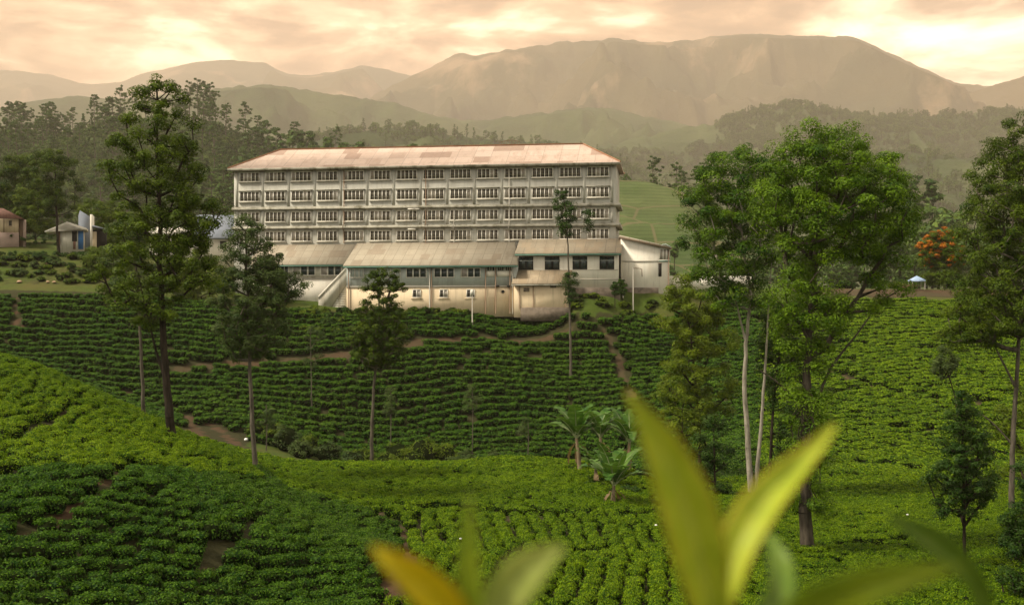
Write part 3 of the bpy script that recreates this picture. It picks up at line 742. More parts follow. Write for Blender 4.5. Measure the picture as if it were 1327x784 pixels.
# windows: shared meshes, five casements each
def window_meshes(w, h, ncase, rows_, depth=0.10, bars=True):
    f = MB(); t = 0.11
    f.box(-w/2, w/2, -depth, 0, h - t, h); f.box(-w/2, w/2, -depth, 0, 0, t)
    for i in range(ncase + 1):
        x = -w/2 + (w - t)*i/ncase
        tt = t*1.25 if 0 < i < ncase else t
        f.box(x - (tt - t)/2, x + tt, -depth + 0.004, 0, t, h - t)
    fm = f.mesh('window_frame_mesh', [M_frame])
    b = MB()
    cw = (w - t)/ncase
    for i in range(ncase):
        xc = -w/2 + t/2 + cw*(i + 0.5)
        if bars:
            b.box(xc - 0.025, xc + 0.025, -depth*0.55, -0.01, t, h - t)
            for j in range(1, rows_): b.box(xc - cw/2 + 0.09, xc + cw/2 - 0.09, -depth*0.5, -0.012, h*j/rows_ - 0.025, h*j/rows_ + 0.025)
    bm_ = b.mesh('window_bar_mesh', [M_muntin]) if bars else None
    return fm, bm_, cw, t
def pane_mesh(w, h, ncase, cw, t, cur, mat=None, opn=()):
    mb = MB(); mid = []
    for i in range(ncase):
        x = -w/2 + t/2 + cw*i
        mb.box(x + 0.03, x + cw - 0.03, -0.022, -0.005, t*0.6, h - t*0.6); mid += [1 if i in cur else 2 if i in opn else 0]*6
    return mesh_np('window_pane_mesh', np.array(mb.v), [np.array(mb.f4)], [mat or M_glass, M_curt, M_dark], midx=mid)
def window(parent, u, z, v, meshes, pane, trim=None, sh=None, label=None):
    o = link('window', meshes[0], parent, (u, v, z))
    if label: o['label'] = label
    link('pane', pane, o)
    if meshes[1]: link('glazing_bars', meshes[1], o)
    if trim: link('lintel', trim[0], o); link('sill', trim[1], o)
    return o
WW, WH = 3.22, 1.62
wm = window_meshes(WW, WH, 5, 3)
panes = [pane_mesh(WW, WH, 5, wm[2], wm[3], cu, None, op) for cu, op in (((), ()), ((), (0,)), ((2,), ()), ((4,), (1,)), ((0, 2), ()), ((1,), (3, 4)), ((), ()), ((3,), ()), ((), (0, 1)), ((1, 2), ()), ((), (2, 3)), ((0,), ()))]
tl = MB().box(-WW/2 - 0.22, WW/2 + 0.22, -0.24, 0, WH + 0.02, WH + 0.14).mesh('lintel_mesh', [M_ledge])
ts = MB().box(-WW/2 - 0.16, WW/2 + 0.16, -0.20, 0, -0.14, -0.02).mesh('sill_mesh', [M_faclite])
ROWZ = [19.62, 16.50, 13.28, 10.22]
W0, WP = 2.55, (BL - 2.62 - 2.55)/13
UW = [W0 + WP*i for i in range(14)]
for r, z in enumerate(ROWZ):
    for i, u in enumerate(UW):
        if r == 3 and i in (13,): pass
        o = window(fac, u, z, -0.002, wm, RB.choice(panes), (tl, ts))
        o.scale = (1, 1, 1.0 if r else 0.93)
# shallow piers between the bays, down pipes
for i in range(15):
    u = W0 - WP/2 + WP*i
    u = min(max(u, 0.25), BL - 0.25)
    MB().box(u - 0.20, u + 0.20, -0.03, -0.003, L1 + 0.36, 21.3).build('pier', M_fac, fac)
    MB().box(u - 0.20, u + 0.20, -0.03, -0.003, L2 + 0.36, L1 - 0.31).build('pier', M_fac, fac)
for px, z0, z1, mt in ((446, 9.9, 21.2, M_dpipe), (552, 9.9, 21.2, M_dpipe), (588.5, 9.9, 15.0, M_pipe), (660, 9.9, 21.2, M_pipe)):
    u = fu(px, 0)
    MB().tube([(u, -0.16, z0), (u, -0.16, L2 - 0.5), (u, -0.75, L2 - 0.3), (u, -0.75, L2 + 0.2), (u, -0.16, L2 + 0.6), (u, -0.16, z1)] if z0 < L2 else [(u, -0.16, z0), (u, -0.16, z1)], 0.075, 6).build('drain_pipe', mt, fac)
for px, py in ((536, 271), (536, 297), (541, 271)):
    u = fu(px, -0.7); z = fz(py, px, -0.7)
    MB().box(u - 0.9, u + 0.3, -0.78, -0.64, z - 0.12, z + 0.10).build('strip_light', M_frame, fac)
vh = MB().box(fu(659, 7) - 1.7, fu(659, 7) + 1.6, 7.3, 7.5, rz + 0.1, rz + 0.2)
for k in range(9):
    x = fu(645, 7) + 3.3*k/8
    vh.tube([(x, 7.4, rz), (x + 0.25, 7.4, rz + 0.55 + 0.35*math.sin(k/8*3.0))], 0.035, 4)
vh.tube([(fu(645, 7) + 0.25 + 3.3*k/8, 7.4, rz + 0.55 + 0.35*math.sin(k/8*3.0)) for k in range(9)], 0.05, 4)
vh.build('roof_rail', M_dpipe, roof)

def lean_roof(u0, u1, v1, z1, v0, z0, mat, name='annex_roof', over=0.35, fascia=M_green, taper=0.0):
    """sheet roof from (v1,z1) at the wall down to (v0,z0) at the eave; built flat, then tilted so the sheets run down the slope"""
    L = math.hypot(v1 - v0, z1 - z0); a = math.atan2(z1 - z0, v1 - v0)
    mb = MB()
    pts = [(u0, 0), (u1 + taper, 0), (u1, L), (u0, L)]
    vs = [(x, y, 0.0) for x, y in pts] + [(x, y, -0.10) for x, y in pts]
    mb.add(vs, [(0, 1, 2, 3), (4, 7, 6, 5), (0, 4, 5, 1), (1, 5, 6, 2), (2, 6, 7, 3), (3, 7, 4, 0)])
    o = mb.build(name, mat, fac); o.location = (0, v0, z0); o.rotation_euler = (a, 0, 0)
    g = MB().box(u0, u1 + taper, -0.09, 0.06, -0.32, -0.11).build('gutter', fascia, o)
    g.rotation_euler = (-a, 0, 0); return o

# central two storey annex
v2 = -7.5
a0, a1 = fu(449, v2), fu(671, v2)
zb, zm = -1.4, fz(371, 560, v2)
ze = fz(344, 560, v2)
MB().box(a0, a1 - 0.3, v2, 0.0 - 0.003, zb, zm).build('annex_lower_wall', M_base, fac)
MB().box(a0, a1 - 0.3, v2 + 0.05, -0.003, zm, ze + 0.1).build('annex_upper_wall', M_blue, fac)
MB().prism([(v2 + 0.06, ze), (-0.003, ze), (-0.003, 9.7)], 'x', a0 + 0.05, a1 - 0.35).build('annex_gable', M_faclite, fac)
lean_roof(a0 - 0.35, a1 - 1.4, -0.005, 9.95, v2 - 0.7, ze, M_roof2, taper=1.5)
MB().box(a0, a1 - 0.3, v2 - 0.10, v2 - 0.003, zm - 0.14, zm + 0.04).build('string_course', M_pipe, fac)
aw, ah = 2.55, 1.45
am = window_meshes(aw, ah, 3, 1, bars=False); apn = [pane_mesh(aw, ah, 3, am[2], am[3], cu, M_glassb) for cu in ((), (0,), ())]
for k, (pa, pb) in enumerate(((454, 471), (499, 519), (526, 553), (562, 589), (597, 623))):
    u = (fu(pa, v2) + fu(pb, v2))/2; z = fz(360, 560, v2)
    o = window(fac, u, z, v2 + 0.047, am, apn[k % 3]); o.scale = ((fu(pb, v2) - fu(pa, v2))/aw, 1, 1)
    if k < 2: o['label'] = 'blocked annex window with pale blue shutters'; o.children[0].data = pane_mesh(aw, ah, 3, am[2], am[3], (), M_blue)
for pa, pb in ((631, 641), (645, 653), (655, 663)):
    u = (fu(pa, v2) + fu(pb, v2))/2; o = window(fac, u, fz(351, 650, v2), v2 + 0.047, am, apn[0]); o.scale = ((fu(pb, v2) - fu(pa, v2))/aw, 1, 0.42)
for pa, pb in ((630, 641), (644, 663)):
    MB().box(fu(pa, v2), fu(pb, v2), v2 - 0.02, v2 + 0.046, fz(358.5, 650, v2), fz(351.5, 650, v2)).build('white_panel', M_white, fac)
sm = window_meshes(1.25, 1.25, 2, 1, bars=False); sp = [pane_mesh(1.25, 1.25, 2, sm[2], sm[3], cu, M_glass) for cu in ((), (1,))]
for k, px in enumerate((540, 575, 610)):
    o = window(fac, fu(px, v2), fz(386, px, v2), v2 - 0.003, sm, sp[1 if k < 2 else 0])
    MB().box(-0.85, 0.85, -0.13, 0, -0.16, -0.03).build('sill', M_base, o)
for px, r, mt in ((452, 0.07, M_dpipe), (557, 0.09, M_pipe), (559.5, 0.06, M_dpipe), (629.5, 0.07, M_dpipe), (642.5, 0.08, M_dpipe), (661, 0.08, M_dpipe), (664.5, 0.06, M_pipe)):
    u = fu(px, v2); MB().tube([(u, v2 - 0.13, -1.0), (u, v2 - 0.13, ze - 0.4)], r, 6).build('drain_pipe', mt, fac)
MB().tube([(fu(652, v2), v2 - 0.06, fz(378, 652, v2)), (fu(652, v2), v2 - 0.001, fz(378, 652, v2))], 0.24, 12).build('vent_hole', M_dark, fac)
for px in (645, 659.5):
    u = fu(px, v2); MB().box(u - 0.25, u + 0.25, v2 - 0.4, v2 - 0.003, fz(371, px, v2) - 0.1, fz(371, px, v2) + 0.1).build('flood_lamp', M_dark, fac)

# left annex with the outside stair
v1 = -4.6
b0, b1 = fu(325, v1), a0 - 0.003
zl = fz(343, 400, v1)
MB().box(b0, b1, v1, -0.003, -0.5, fz(361, 400, v1)).build('annex_lower_wall', M_white, fac)
MB().box(b0, b1, v1 + 0.04, -0.003, fz(361, 400, v1), zl + 0.1).build('annex_upper_wall', M_faclite, fac)
lean_roof(b0 - 0.3, b1, -0.005, 9.75, v1 - 0.6, zl, M_roof2)
for pa, pb in ((333, 354), (358, 374), (379, 409), (415, 443)):
    u = (fu(pa, v1) + fu(pb, v1))/2; o = window(fac, u, fz(357.5, 400, v1), v1 + 0.037, am, apn[1]); o.scale = ((fu(pb, v1) - fu(pa, v1))/aw, 1, 1.05)
MB().box(b0, b1, v1 - 0.12, v1 - 0.003, fz(361, 400, v1) - 0.06, fz(361, 400, v1) + 0.05).build('string_course', M_pipe, fac)
vs = v1 - 1.9                                     # stair flight rises to the right
s0, s1 = fu(424, vs), a0 - 0.02
zs0, zs1 = -0.2, fz(360, 448, vs)
st = MB(); n = 14
for i in range(n):
    x = s0 + (s1 - s0)*i/n; st.box(x, s1, vs, vs + 1.7, zs0 + (zs1 - zs0)*i/n, zs0 + (zs1 - zs0)*(i + 1)/n - 0.004)
stair = st.build('outside_stair', M_faclite, fac)
pr = MB(); h = 1.5
pr.prism([(s0 - 1.3, zs0 - 0.3), (s0 + 0.3, zs0 - 0.3), (s1, zs1 - 0.5), (s1, zs1 + h), (s0 - 0.2, zs0 + h + 1.1), (s0 - 1.3, zs0 + h)], 'y', vs - 0.16, vs - 0.004)
pr.build('parapet', M_faclite, stair)
MB().prism([(s0 - 0.2, zs0 + h + 1.1), (s1, zs1 + h), (s1, zs1 + h + 0.35), (s0 - 1.3, zs0 + h + 0.4), (s0 - 1.3, zs0 + h + 0.003)], 'y', vs - 0.24, vs + 0.06).build('coping', M_white, stair)

# right annex on its stone plinth, and the mossy lean-to in front of it
v3 = -5.0
c0, c1 = a1 - 0.29, fu(801, v3)
zr_ = fz(328.5, 735, v3)
zp = fz(373, 760, v3)
MB().box(c0, c1, v3, -0.003, zp, zr_ + 0.1).build('annex_wall', M_white, fac)
MB().prism([(v3 + 0.03, zr_), (-0.003, zr_), (-0.003, 10.0)], 'x', c0, c1 - 0.003).build('annex_gable', M_white, fac)
MB().box(c0, c1 + 0.3, v3 - 0.25, -0.004, -0.5, zp - 0.004).build('stone_plinth', M_stone, fac)
lean_roof(c0 - 0.4, c1 + 0.5, -0.005, 10.3, v3 - 0.7, zr_, M_roof3)
bw, bh = 2.4, 1.95
bmesh_ = window_meshes(bw, bh, 2, 1, depth=0.06, bars=False); bmesh_[0].materials[0] = M_dark; bp = pane_mesh(bw, bh, 2, bmesh_[2], bmesh_[3], (), M_glassb)
for pa, pb in ((672, 691), (706, 725), (742, 761), (777, 796)):
    u = (fu(pa, v3) + fu(pb, v3))/2; o = window(fac, u, fz(349.5, 735, v3), v3 - 0.003, bmesh_, bp); o.scale = ((fu(pb, v3) - fu(pa, v3))/bw, 1, 1)
    MB().box(-bw/2, bw/2, -0.075, -0.06, bh*0.66, bh*0.70).build('transom', M_blue, o)
for py in (349.9, 362):
    z = fz(py, 760, v3); MB().box(fu(742, v3) - 0.4 if py < 355 else fu(752, v3), c1, v3 - 0.06, v3 - 0.003, z - 0.05, z + 0.05).build('string_course', M_pipe, fac)
v4 = v3 - 3.6
d0, d1 = fu(666, v4), fu(737, v4)
z4 = fz(367.5, 700, v4)
MB().box(d0, d1, v4, v3 - 0.26, -1.5, z4 + 0.05).build('lean_to_wall', M_base, fac)
lean_roof(d0 - 0.3, d1 + 0.2, v3 - 0.006, fz(350, 700, v3), v4 - 0.5, z4, M_moss, 'lean_to_roof', fascia=M_ledge)
MB().box(d0 + 1, d1 + 0.25, v4 - 0.22, v4 - 0.003, -2.0, fz(398.5, 700, v4)).build('stone_plinth', M_stone, fac)
for pa, pb in ((678.5, 686), (713, 721)):
    MB().box(fu(pa, v4), fu(pb, v4), v4 - 0.04, v4 + 0.02, fz(378 if pa < 700 else 373, 690, v4), fz(373 if pa < 700 else 370.5, 690, v4)).build('vent_grille', M_stone, fac)
for px in (673, 691, 733):
    u = fu(px, v4); MB().tube([(u, v4 - 0.1, -0.3), (u, v4 - 0.1, z4 - 0.2)], 0.06, 6).build('drain_pipe', M_dpipe, fac)

# white shed with a single-pitch roof at the right end
SD = 171.5
def sx(px, d=SD): return (px - CX)/F*d
def sz(py, d=SD): return (HZ - py)/F*d
shed = empty('white_shed', (sx(802), SD, sz(378)), -math.radians(4), 'white walled shed with sloping roof against the right end of the long building', 'shed')
def lx(px): return sx(px) - sx(802)
def lz(py): return sz(py) - sz(378)
MB().prism([(0.3, -1.5), (lx(867), -1.5), (lx(867), lz(323)), (0.3, lz(308))], 'y', 0, 9).build('wall', M_white, shed)
r_ = MB().prism([(0.1, lz(307.5)), (lx(870), lz(322.5)), (lx(870), lz(320.5)), (0.1, lz(305))], 'y', -0.5, 9.5).build('roof', M_roof2, shed)
MB().prism([(0.1, lz(308.6)), (lx(870), lz(323.8)), (lx(870), lz(322.6)), (0.1, lz(307.6))], 'y', -0.52, -0.36).build('bargeboard', M_dpipe, r_)
hood = MB(); 
hood.tube([(lx(855), -0.35, lz(321)), (lx(858), -0.5, lz(317.5)), (lx(862), -0.55, lz(317)), (lx(867), -0.5, lz(320)), (lx(869), -0.4, lz(322))], 0.07, 6)
for px in (858, 861, 864): hood.tube([(lx(px), -0.4, lz(321)), (lx(px), -0.5, lz(317.3))], 0.05, 5)
hood.build('roof_hoop', M_blue, shed)
wsm = window_meshes(1.55, 1.8, 3, 3); wo_ = link('window', wsm[0], shed, (lx(861), -0.003, lz(338)))
link('pane', pane_mesh(1.55, 1.8, 3, wsm[2], wsm[3], (), M_curt), wo_); link('glazing_bars', wsm[1], wo_)
MB().box(-0.85, 0.85, -0.14, 0, -0.14, -0.02).build('sill', M_green, wo_)
dr = MB().box(lx(853), lx(857), -0.06, -0.003, lz(358.5), lz(342)).build('door', M_dark, shed)
MB().box(lx(852.4), lx(857.6), -0.09, -0.062, lz(342) + 0.003, lz(341.2)).build('lintel', M_dpipe, dr)
MB().box(0.35, lx(853), -0.08, -0.003, lz(339.2), lz(338.2)).build('string_course', M_pipe, shed)
MB().tube([(lx(866), -0.1, -0.5), (lx(866), -0.1, lz(324))], 0.06, 6).build('drain_pipe', M_dpipe, shed)
MB().box(0.35, lx(853), -0.25, -0.003, -1.2, lz(373)).build('stone_plinth', M_stone, shed)
tag(MB().box(0, 13, 0, 0.35, -1.2, 0.85).build('boundary_wall', M_white, None, (sx(862, 173), 173, sz(365, 173)), 0.03), 'low white boundary wall running right from the white shed', 'wall')
wp_ = P(880, 352, 186); 
cv = empty('parked_van', (wp_[0], wp_[1], 1.9), 0.1, 'grey topped van parked behind the low white wall', 'van')
b = MB().prism([(-2.1, 0.4), (2.1, 0.4), (2.1, 1.1), (1.5, 1.25), (1.0, 2.0), (-2.0, 2.05), (-2.1, 1.2)], 'y', -0.85, 0.85).build('body', M_blue, cv)
for x in (-1.35, 1.35):
    for y in (-0.8, 0.62): MB().tube([(x, y, 0.35), (x, y + 0.18, 0.35)], 0.36, 12).build('wheel', M_dark, cv)
MB().box(-1.9, 0.9, -0.862, -0.852, 1.25, 1.85).build('window', M_glass, cv)

# ---- houses on the left terrace
hp = np.array([-1.0, 0, 0]); 
D1 = 196.0
def hx(px, d): return (px - CX)/F*d
def hzz(py, d): return (HZ - py)/F*d
x0, x1 = hx(-46, D1), hx(21, D1); zb_ = hzz(318, D1); zt = hzz(283, D1)
M_tile = mat_roof('brown_tile_roof', (0.20, 0.10, 0.07), (0.15, 0.075, 0.055), (0.08, 0.05, 0.04), w=0.5, h=0.4, patch=(0.22, 0.11, 0.08))
M_cream = mat_plain('cream_house_wall', (0.62, 0.50, 0.33), 0.9, 0.1, 0.6, dirt=(0.45, 0.35, 0.24))
M_pinkst = mat_plain('pink_foundation', (0.34, 0.25, 0.20), 0.9, 0.15, 0.8)
hs = empty('cream_house', ((x0 + x1)/2, D1, zb_), 0.36, 'cream house with a brown hipped roof at the left edge of the lawn', 'house')
hw = (x1 - x0)/2; hh = zt - zb_
MB().box(-hw, hw, 0, 6.5, hzz(301, D1) - zb_, hh + 0.1).build('wall', M_cream, hs)
MB().box(-hw - 0.1, hw + 0.05, -0.12, 6.6, -1.5, hzz(301, D1) - zb_ - 0.003).build('foundation', M_pinkst, hs)
e = 0.8; r = MB(); cc = [(-hw - e, -e, hh), (hw + 0.9, -e, hh), (hw + 0.9, 6.5 + e, hh), (-hw - e, 6.5 + e, hh), (-hw + 3, 3.2, hh + 2.0), (hw - 2.6, 3.2, hh + 2.0)]
r.add(cc, [(0, 1, 5, 4), (2, 3, 4, 5), (3, 2, 1, 0)], [(1, 2, 5), (3, 0, 4)]); r.build('roof', M_tile, hs)
wq = MB().box(hx(9.5, D1) - (x0+x1)/2, hx(13, D1) - (x0+x1)/2, -0.05, -0.003, hzz(292, D1) - zb_, hzz(285.5, D1) - zb_).build('window', M_glass, hs)
MB().box(hx(9, D1) - (x0+x1)/2, hx(13.5, D1) - (x0+x1)/2, -0.09, -0.003, hzz(292, D1) - zb_ - 0.15, hzz(292, D1) - zb_ - 0.004).build('sill', M_pinkst, wq)
MB().box(hx(3.2, D1) - (x0+x1)/2, hx(4.2, D1) - (x0+x1)/2, -0.10, -0.003, hzz(301, D1) - zb_, hh - 0.02).build('drain_pipe', M_dpipe, hs)
MB().box(hw + 0.003, hw + 0.7, 0.8, 6.0, -0.5, hh - 0.05).build('side_porch', M_dpipe, hs)
for px in (29.5,):
    MB().box(hw + 0.72, hw + 1.2, 0.3, 0.7, -0.5, hh - 0.1).build('porch_post', M_pinkst, hs)
# little shed with a blue door
D2 = 193.0; xb = hx(95, D2); zz0 = hzz(323, D2)
sh = empty('garden_shed', (xb, D2, zz0), 0.30, 'small grey shed with white gable roof and blue door beside the lawn', 'shed')
def qx(px): return hx(px, D2) - xb
def qz(py): return hzz(py, D2) - zz0
MB().prism([(qx(77), -0.8), (qx(107.5), -0.8), (qx(107.5), qz(298)), (qx(88), qz(291)), (qx(77), qz(297))], 'y', 0, 4).build('wall', M_faclite, sh)
MB().prism([(qx(61), qz(302)), (qx(61), qz(301)), (qx(88), qz(288)), (qx(111.5), qz(296)), (qx(111.5), qz(298.6)), (qx(88), qz(290.6))], 'y', -0.9, 4.6).build('roof', M_white, sh)
M_bluedoor = mat_plain('blue_door_paint', (0.035, 0.13, 0.30), 0.6, 0.15, 1.5)
M_brown = mat_plain('brown_boards', (0.16, 0.085, 0.055), 0.85, 0.2, 2)
MB().box(qx(101), qx(107.3), -0.06, -0.003, 0, qz(299)).build('door', M_bluedoor, sh)
MB().box(qx(93.5), qx(99.5), -0.05, -0.003, qz(313), qz(299)).build('doorway', M_dark, sh)
MB().box(qx(95), qx(98), -0.3, -0.06, 0, qz(313)).build('half_gate', M_brown, sh)
MB().box(qx(76), qx(79), -0.12, -0.003, -0.5, qz(298)).build('corner_boards', M_brown, sh)
# grey-blue tall store behind it
D3 = 199.0
M_gb = mat_plain('grey_blue_wall', (0.20, 0.22, 0.25), 0.85, 0.12, 0.6)
gs = empty('grey_store', (hx(111, D3), D3, hzz(322, D3)), 0.28, 'tall grey blue store with a white end wall behind the garden shed', 'store')
def gx(px): return hx(px, D3) - hx(111, D3)
def gzz(py): return hzz(py, D3) - hzz(322, D3)
MB().prism([(gx(102), -1), (gx(117), -1), (gx(117), gzz(281)), (gx(104), gzz(273)), (gx(102), gzz(280))], 'y', 0, 5).build('wall', M_gb, gs)
MB().box(gx(116.5), gx(119.3), -0.3, 4.6, -1, gzz(278)).build('end_wall', M_white, gs)
MB().box(gx(119.4), gx(124), 0.2, 4.6, -1, gzz(300)).build('side_wall', M_cream, gs)
MB().box(gx(119.4), gx(135), 1.0, 4.6, gzz(320), gzz(297)).build('dark_bay', M_dark, gs)
MB().prism([(gx(119.5), gzz(294)), (gx(136), gzz(297.5)), (gx(136), gzz(296)), (gx(119.5), gzz(292))], 'y', -0.6, 4.8).build('side_roof', M_gb, gs)
# low buildings glimpsed behind the tall tree
D4 = 205.0
ls = empty('low_workshop', (hx(245, D4), D4, hzz(332, D4)), 0.2, 'low white workshop with a grey blue roof glimpsed behind the tall tree', 'workshop')
def wx(px): return hx(px, D4) - hx(245, D4)
def wz(py): return hzz(py, D4) - hzz(332, D4)
MB().box(wx(196), wx(302), 0, 8, -2, wz(307)).build('wall', M_white, ls)
MB().prism([(-0.8, wz(308)), (4, wz(276)), (4, wz(277.5)), (8.8, wz(307)), (8.8, wz(306)), (4, wz(274.5))][:3] + [(-0.8, wz(310))], 'x', wx(252), wx(306)).build('roof', M_gb, ls)
MB().prism([(-0.7, wz(306)), (8.7, wz(306)), (4, wz(293))], 'x', wx(192), wx(251)).build('lower_roof', M_white, ls)
for px in (214, 228, 262, 284):
    w_ = MB().box(wx(px), wx(px + 8), -0.05, -0.003, wz(322), wz(312)).build('window', M_glass, ls)

# ---- posts and the pipe gallows in front of the building
def post(px, py0, py1, d, label, name, cat, r=0.07, extra=None):
    b = P(px, py1, d); g = float(gz(b[0], d))
    z1 = (HZ - py0)/F*d
    o = empty(name, (b[0], d, g - 0.1), 0, label, cat)
    MB().tube([(0, 0, 0), (0, 0, z1 - g + 0.1)], [r*1.15, r], 8).build('post', M_pipe, o)
    return o, z1 - g + 0.1
o, ht = post(820.5, 347, 405, 167.2, 'pale pipe post with a bent arm standing in front of the white shed', 'bent_pipe_post', 'post', 0.06)
MB().tube([(0, 0, ht - 0.06), (0.9, 0, ht - 0.1), (1.25, 0, ht - 0.2), (1.3, 0, ht - 1.3)], 0.06, 6).build('arm', M_dpipe, o)
o, ht = post(612, 376, 410, 165.5, 'thin pole with a small pale box in front of the yellow annex', 'meter_pole', 'pole', 0.07)
MB().box(-0.2, 0.2, -0.24, -0.08, ht - 0.7, ht + 0.1).build('meter_box', M_frame, o)
MB().tube([(0, 0, 0), (0, 0, 1.2)], 0.13, 8).build('sleeve', M_pipe, o)
o, ht = post(807, 361, 376, 169.6, 'short white marker post beside the clipped shrubs by the stone plinth', 'marker_post', 'post', 0.11)

# ---- road end on the right: canopy and a dark cart
D5 = 186.0
pc = P(1188, 376, D5); gq = float(gz(pc[0], D5))
M_tarp = mat_plain('blue_white_tarpaulin', (0.30, 0.40, 0.55), 0.7, 0.25, 1.5)
cn_ = empty('market_canopy', (pc[0], D5, gq), 0.0, 'small blue and white canopy beside the orange flowering tree', 'canopy')
cp_ = MB(); cp_.add([(-1.1, -1.0, 1.55), (1.1, -1.0, 1.55), (1.1, 1.0, 1.55), (-1.1, 1.0, 1.55), (0, 0, 2.25), (-1.1, -1.0, 1.33), (1.1, -1.0, 1.33), (1.1, 1.0, 1.33), (-1.1, 1.0, 1.33)],
        [(0, 5, 6, 1), (1, 6, 7, 2), (2, 7, 8, 3), (3, 8, 5, 0)], [(0, 1, 4), (1, 2, 4), (2, 3, 4), (3, 0, 4)]); cp_.build('canopy_sheet', M_tarp, cn_)
for x in (-1.0, 1.0):
    for y in (-0.9, 0.9): MB().tube([(x, y, 0), (x, y, 1.5)], 0.04, 6).build('leg', M_pipe, cn_)
MB().box(-0.9, 0.9, -0.5, 0.5, 0.65, 0.72).build('counter', M_dpipe, cn_)
pc = P(1176, 377, 184); gq = float(gz(pc[0], 184))
ct = empty('hand_cart', (pc[0], 184, gq), 0.1, 'dark wooden cart standing left of the blue and white canopy', 'cart')
MB().prism([(-0.75, 0.35), (0.75, 0.35), (0.85, 1.05), (-0.85, 1.05)], 'y', -0.5, 0.5).build('tray', M_brown, ct)
for y in (-0.58, 0.5): MB().tube([(0, y, 0.36), (0, y + 0.08, 0.36)], 0.36, 12).build('wheel', M_dark, ct)
MB().tube([(0.8, 0, 0.6), (1.5, 0, 0.8)], 0.04, 6).build('handle', M_brown, ct)
# ------------------------------------------------------------------ trees
B_dark = mat_bark('dark_bark', (0.012, 0.009, 0.006), (0.040, 0.030, 0.020))
B_grey = mat_bark('grey_bark', (0.055, 0.046, 0.034), (0.135, 0.115, 0.085))
B_mid = mat_bark('brown_grey_bark', (0.030, 0.024, 0.017), (0.085, 0.070, 0.050))
B_pale = mat_bark('pale_bark', (0.17, 0.15, 0.11), (0.36, 0.32, 0.25))
L_oak = mat_leaf('silver_oak_leaf', (0.014, 0.036, 0.004), (0.115, 0.165, 0.008), trans=0.2)
L_grey = mat_leaf('dusty_green_leaf', (0.026, 0.052, 0.014), (0.110, 0.150, 0.038), trans=0.22)
L_deep = mat_leaf('deep_green_leaf', (0.010, 0.032, 0.005), (0.050, 0.095, 0.010), trans=0.2)
L_bright = mat_leaf('bright_green_leaf', (0.014, 0.048, 0.004), (0.150, 0.250, 0.007), trans=0.2)
L_olive = mat_leaf('olive_green_leaf', (0.026, 0.055, 0.004), (0.155, 0.205, 0.009), trans=0.2)
L_red = mat_leaf('orange_blossom', (0.22, 0.070, 0.006), (0.50, 0.175, 0.012), trans=0.2)
L_far = mat_leaf('far_tree_leaf', (0.020, 0.052, 0.008), (0.090, 0.145, 0.022), trans=0.15)
L_farlt = mat_leaf('far_light_leaf', (0.040, 0.085, 0.012), (0.140, 0.200, 0.034), trans=0.15)

def tube_np(p0, p1, r0, r1, n):
    t = p1 - p0; L = np.linalg.norm(t); t = t/(L + 1e-9)
    a = np.array([0, 0, 1.0]) if abs(t[2]) < 0.9 else np.array([1.0, 0, 0])
    b = np.cross(t, a); b /= np.linalg.norm(b); c = np.cross(t, b)
    an = np.arange(n)*2*math.pi/n
    ring = np.cos(an)[:, None]*b + np.sin(an)[:, None]*c
    v = np.concatenate([p0 + ring*r0, p1 + ring*r1])
    i = np.arange(n); j = (i + 1) % n
    return v, np.stack([i, j, n + j, n + i], -1)

def grow(trunk, rad, clumps, rng, twig=0.02, sides=6, kmin=0.25, rise=0.55, pipe=0.028):
    """joins every clump to the nearest branch already grown; returns trunk-and-limb geometry"""
    nodes = [np.array(p, float) for p in trunk]; par = [-1] + list(range(len(trunk) - 1)); isT = [True]*len(trunk)
    # finer trunk
    order = np.argsort([min(np.linalg.norm(c - n) for n in nodes) for c in clumps])
    leafn = []
    ntr = len(trunk); zmin = nodes[0][2] + kmin*(nodes[-1][2] - nodes[0][2])
    for ci in order:
        c = clumps[ci]; A = np.array(nodes); d = A - c
        horiz = np.hypot(d[:, 0], d[:, 1]); dz = c[2] - A[:, 2]
        cost = np.sqrt((d**2).sum(1)) + np.where(dz < horiz*rise*0.5, (horiz*rise*0.5 - dz)*1.6, 0)
        cost[A[:, 2] < zmin] += 50
        k = int(np.argmin(cost)); p = A[k]; L = np.linalg.norm(c - p)
        if L < 0.05: continue
        m = max(1, min(4, int(L/0.9))); prev = k
        bow = np.array([0, 0, -0.10*L]) + rng.normal(size=3)*0.05*L
        for s in range(1, m + 1):
            t = s/m; q = p + (c - p)*t + bow*4*t*(1 - t)*0.5 + (rng.normal(size=3)*0.03*L if s < m else 0)
            nodes.append(q); par.append(prev); isT.append(False); prev = len(nodes) - 1
        leafn.append(prev)
    cnt = np.zeros(len(nodes))
    for l in leafn:
        i = l
        while i >= 0 and not isT[i]: cnt[i] += 1; i = par[i]
    R = np.zeros(len(nodes)); R[:ntr] = rad
    for i in range(ntr, len(nodes)): R[i] = max(twig, pipe*math.sqrt(cnt[i]))
    V = []; Q = []; off = 0
    for i in range(1, len(nodes)):
        pr = par[i]; r0 = min(R[pr], R[i]*1.25) if isT[pr] and not isT[i] else R[pr]
        n = sides + 2 if isT[i] else (sides if R[i] > 0.05 else 4)
        v, q = tube_np(nodes[pr], nodes[i], max(r0, R[i]), R[i], n)
        V.append(v); Q.append(q + off); off += len(v)
    return np.concatenate(V), np.concatenate(Q)

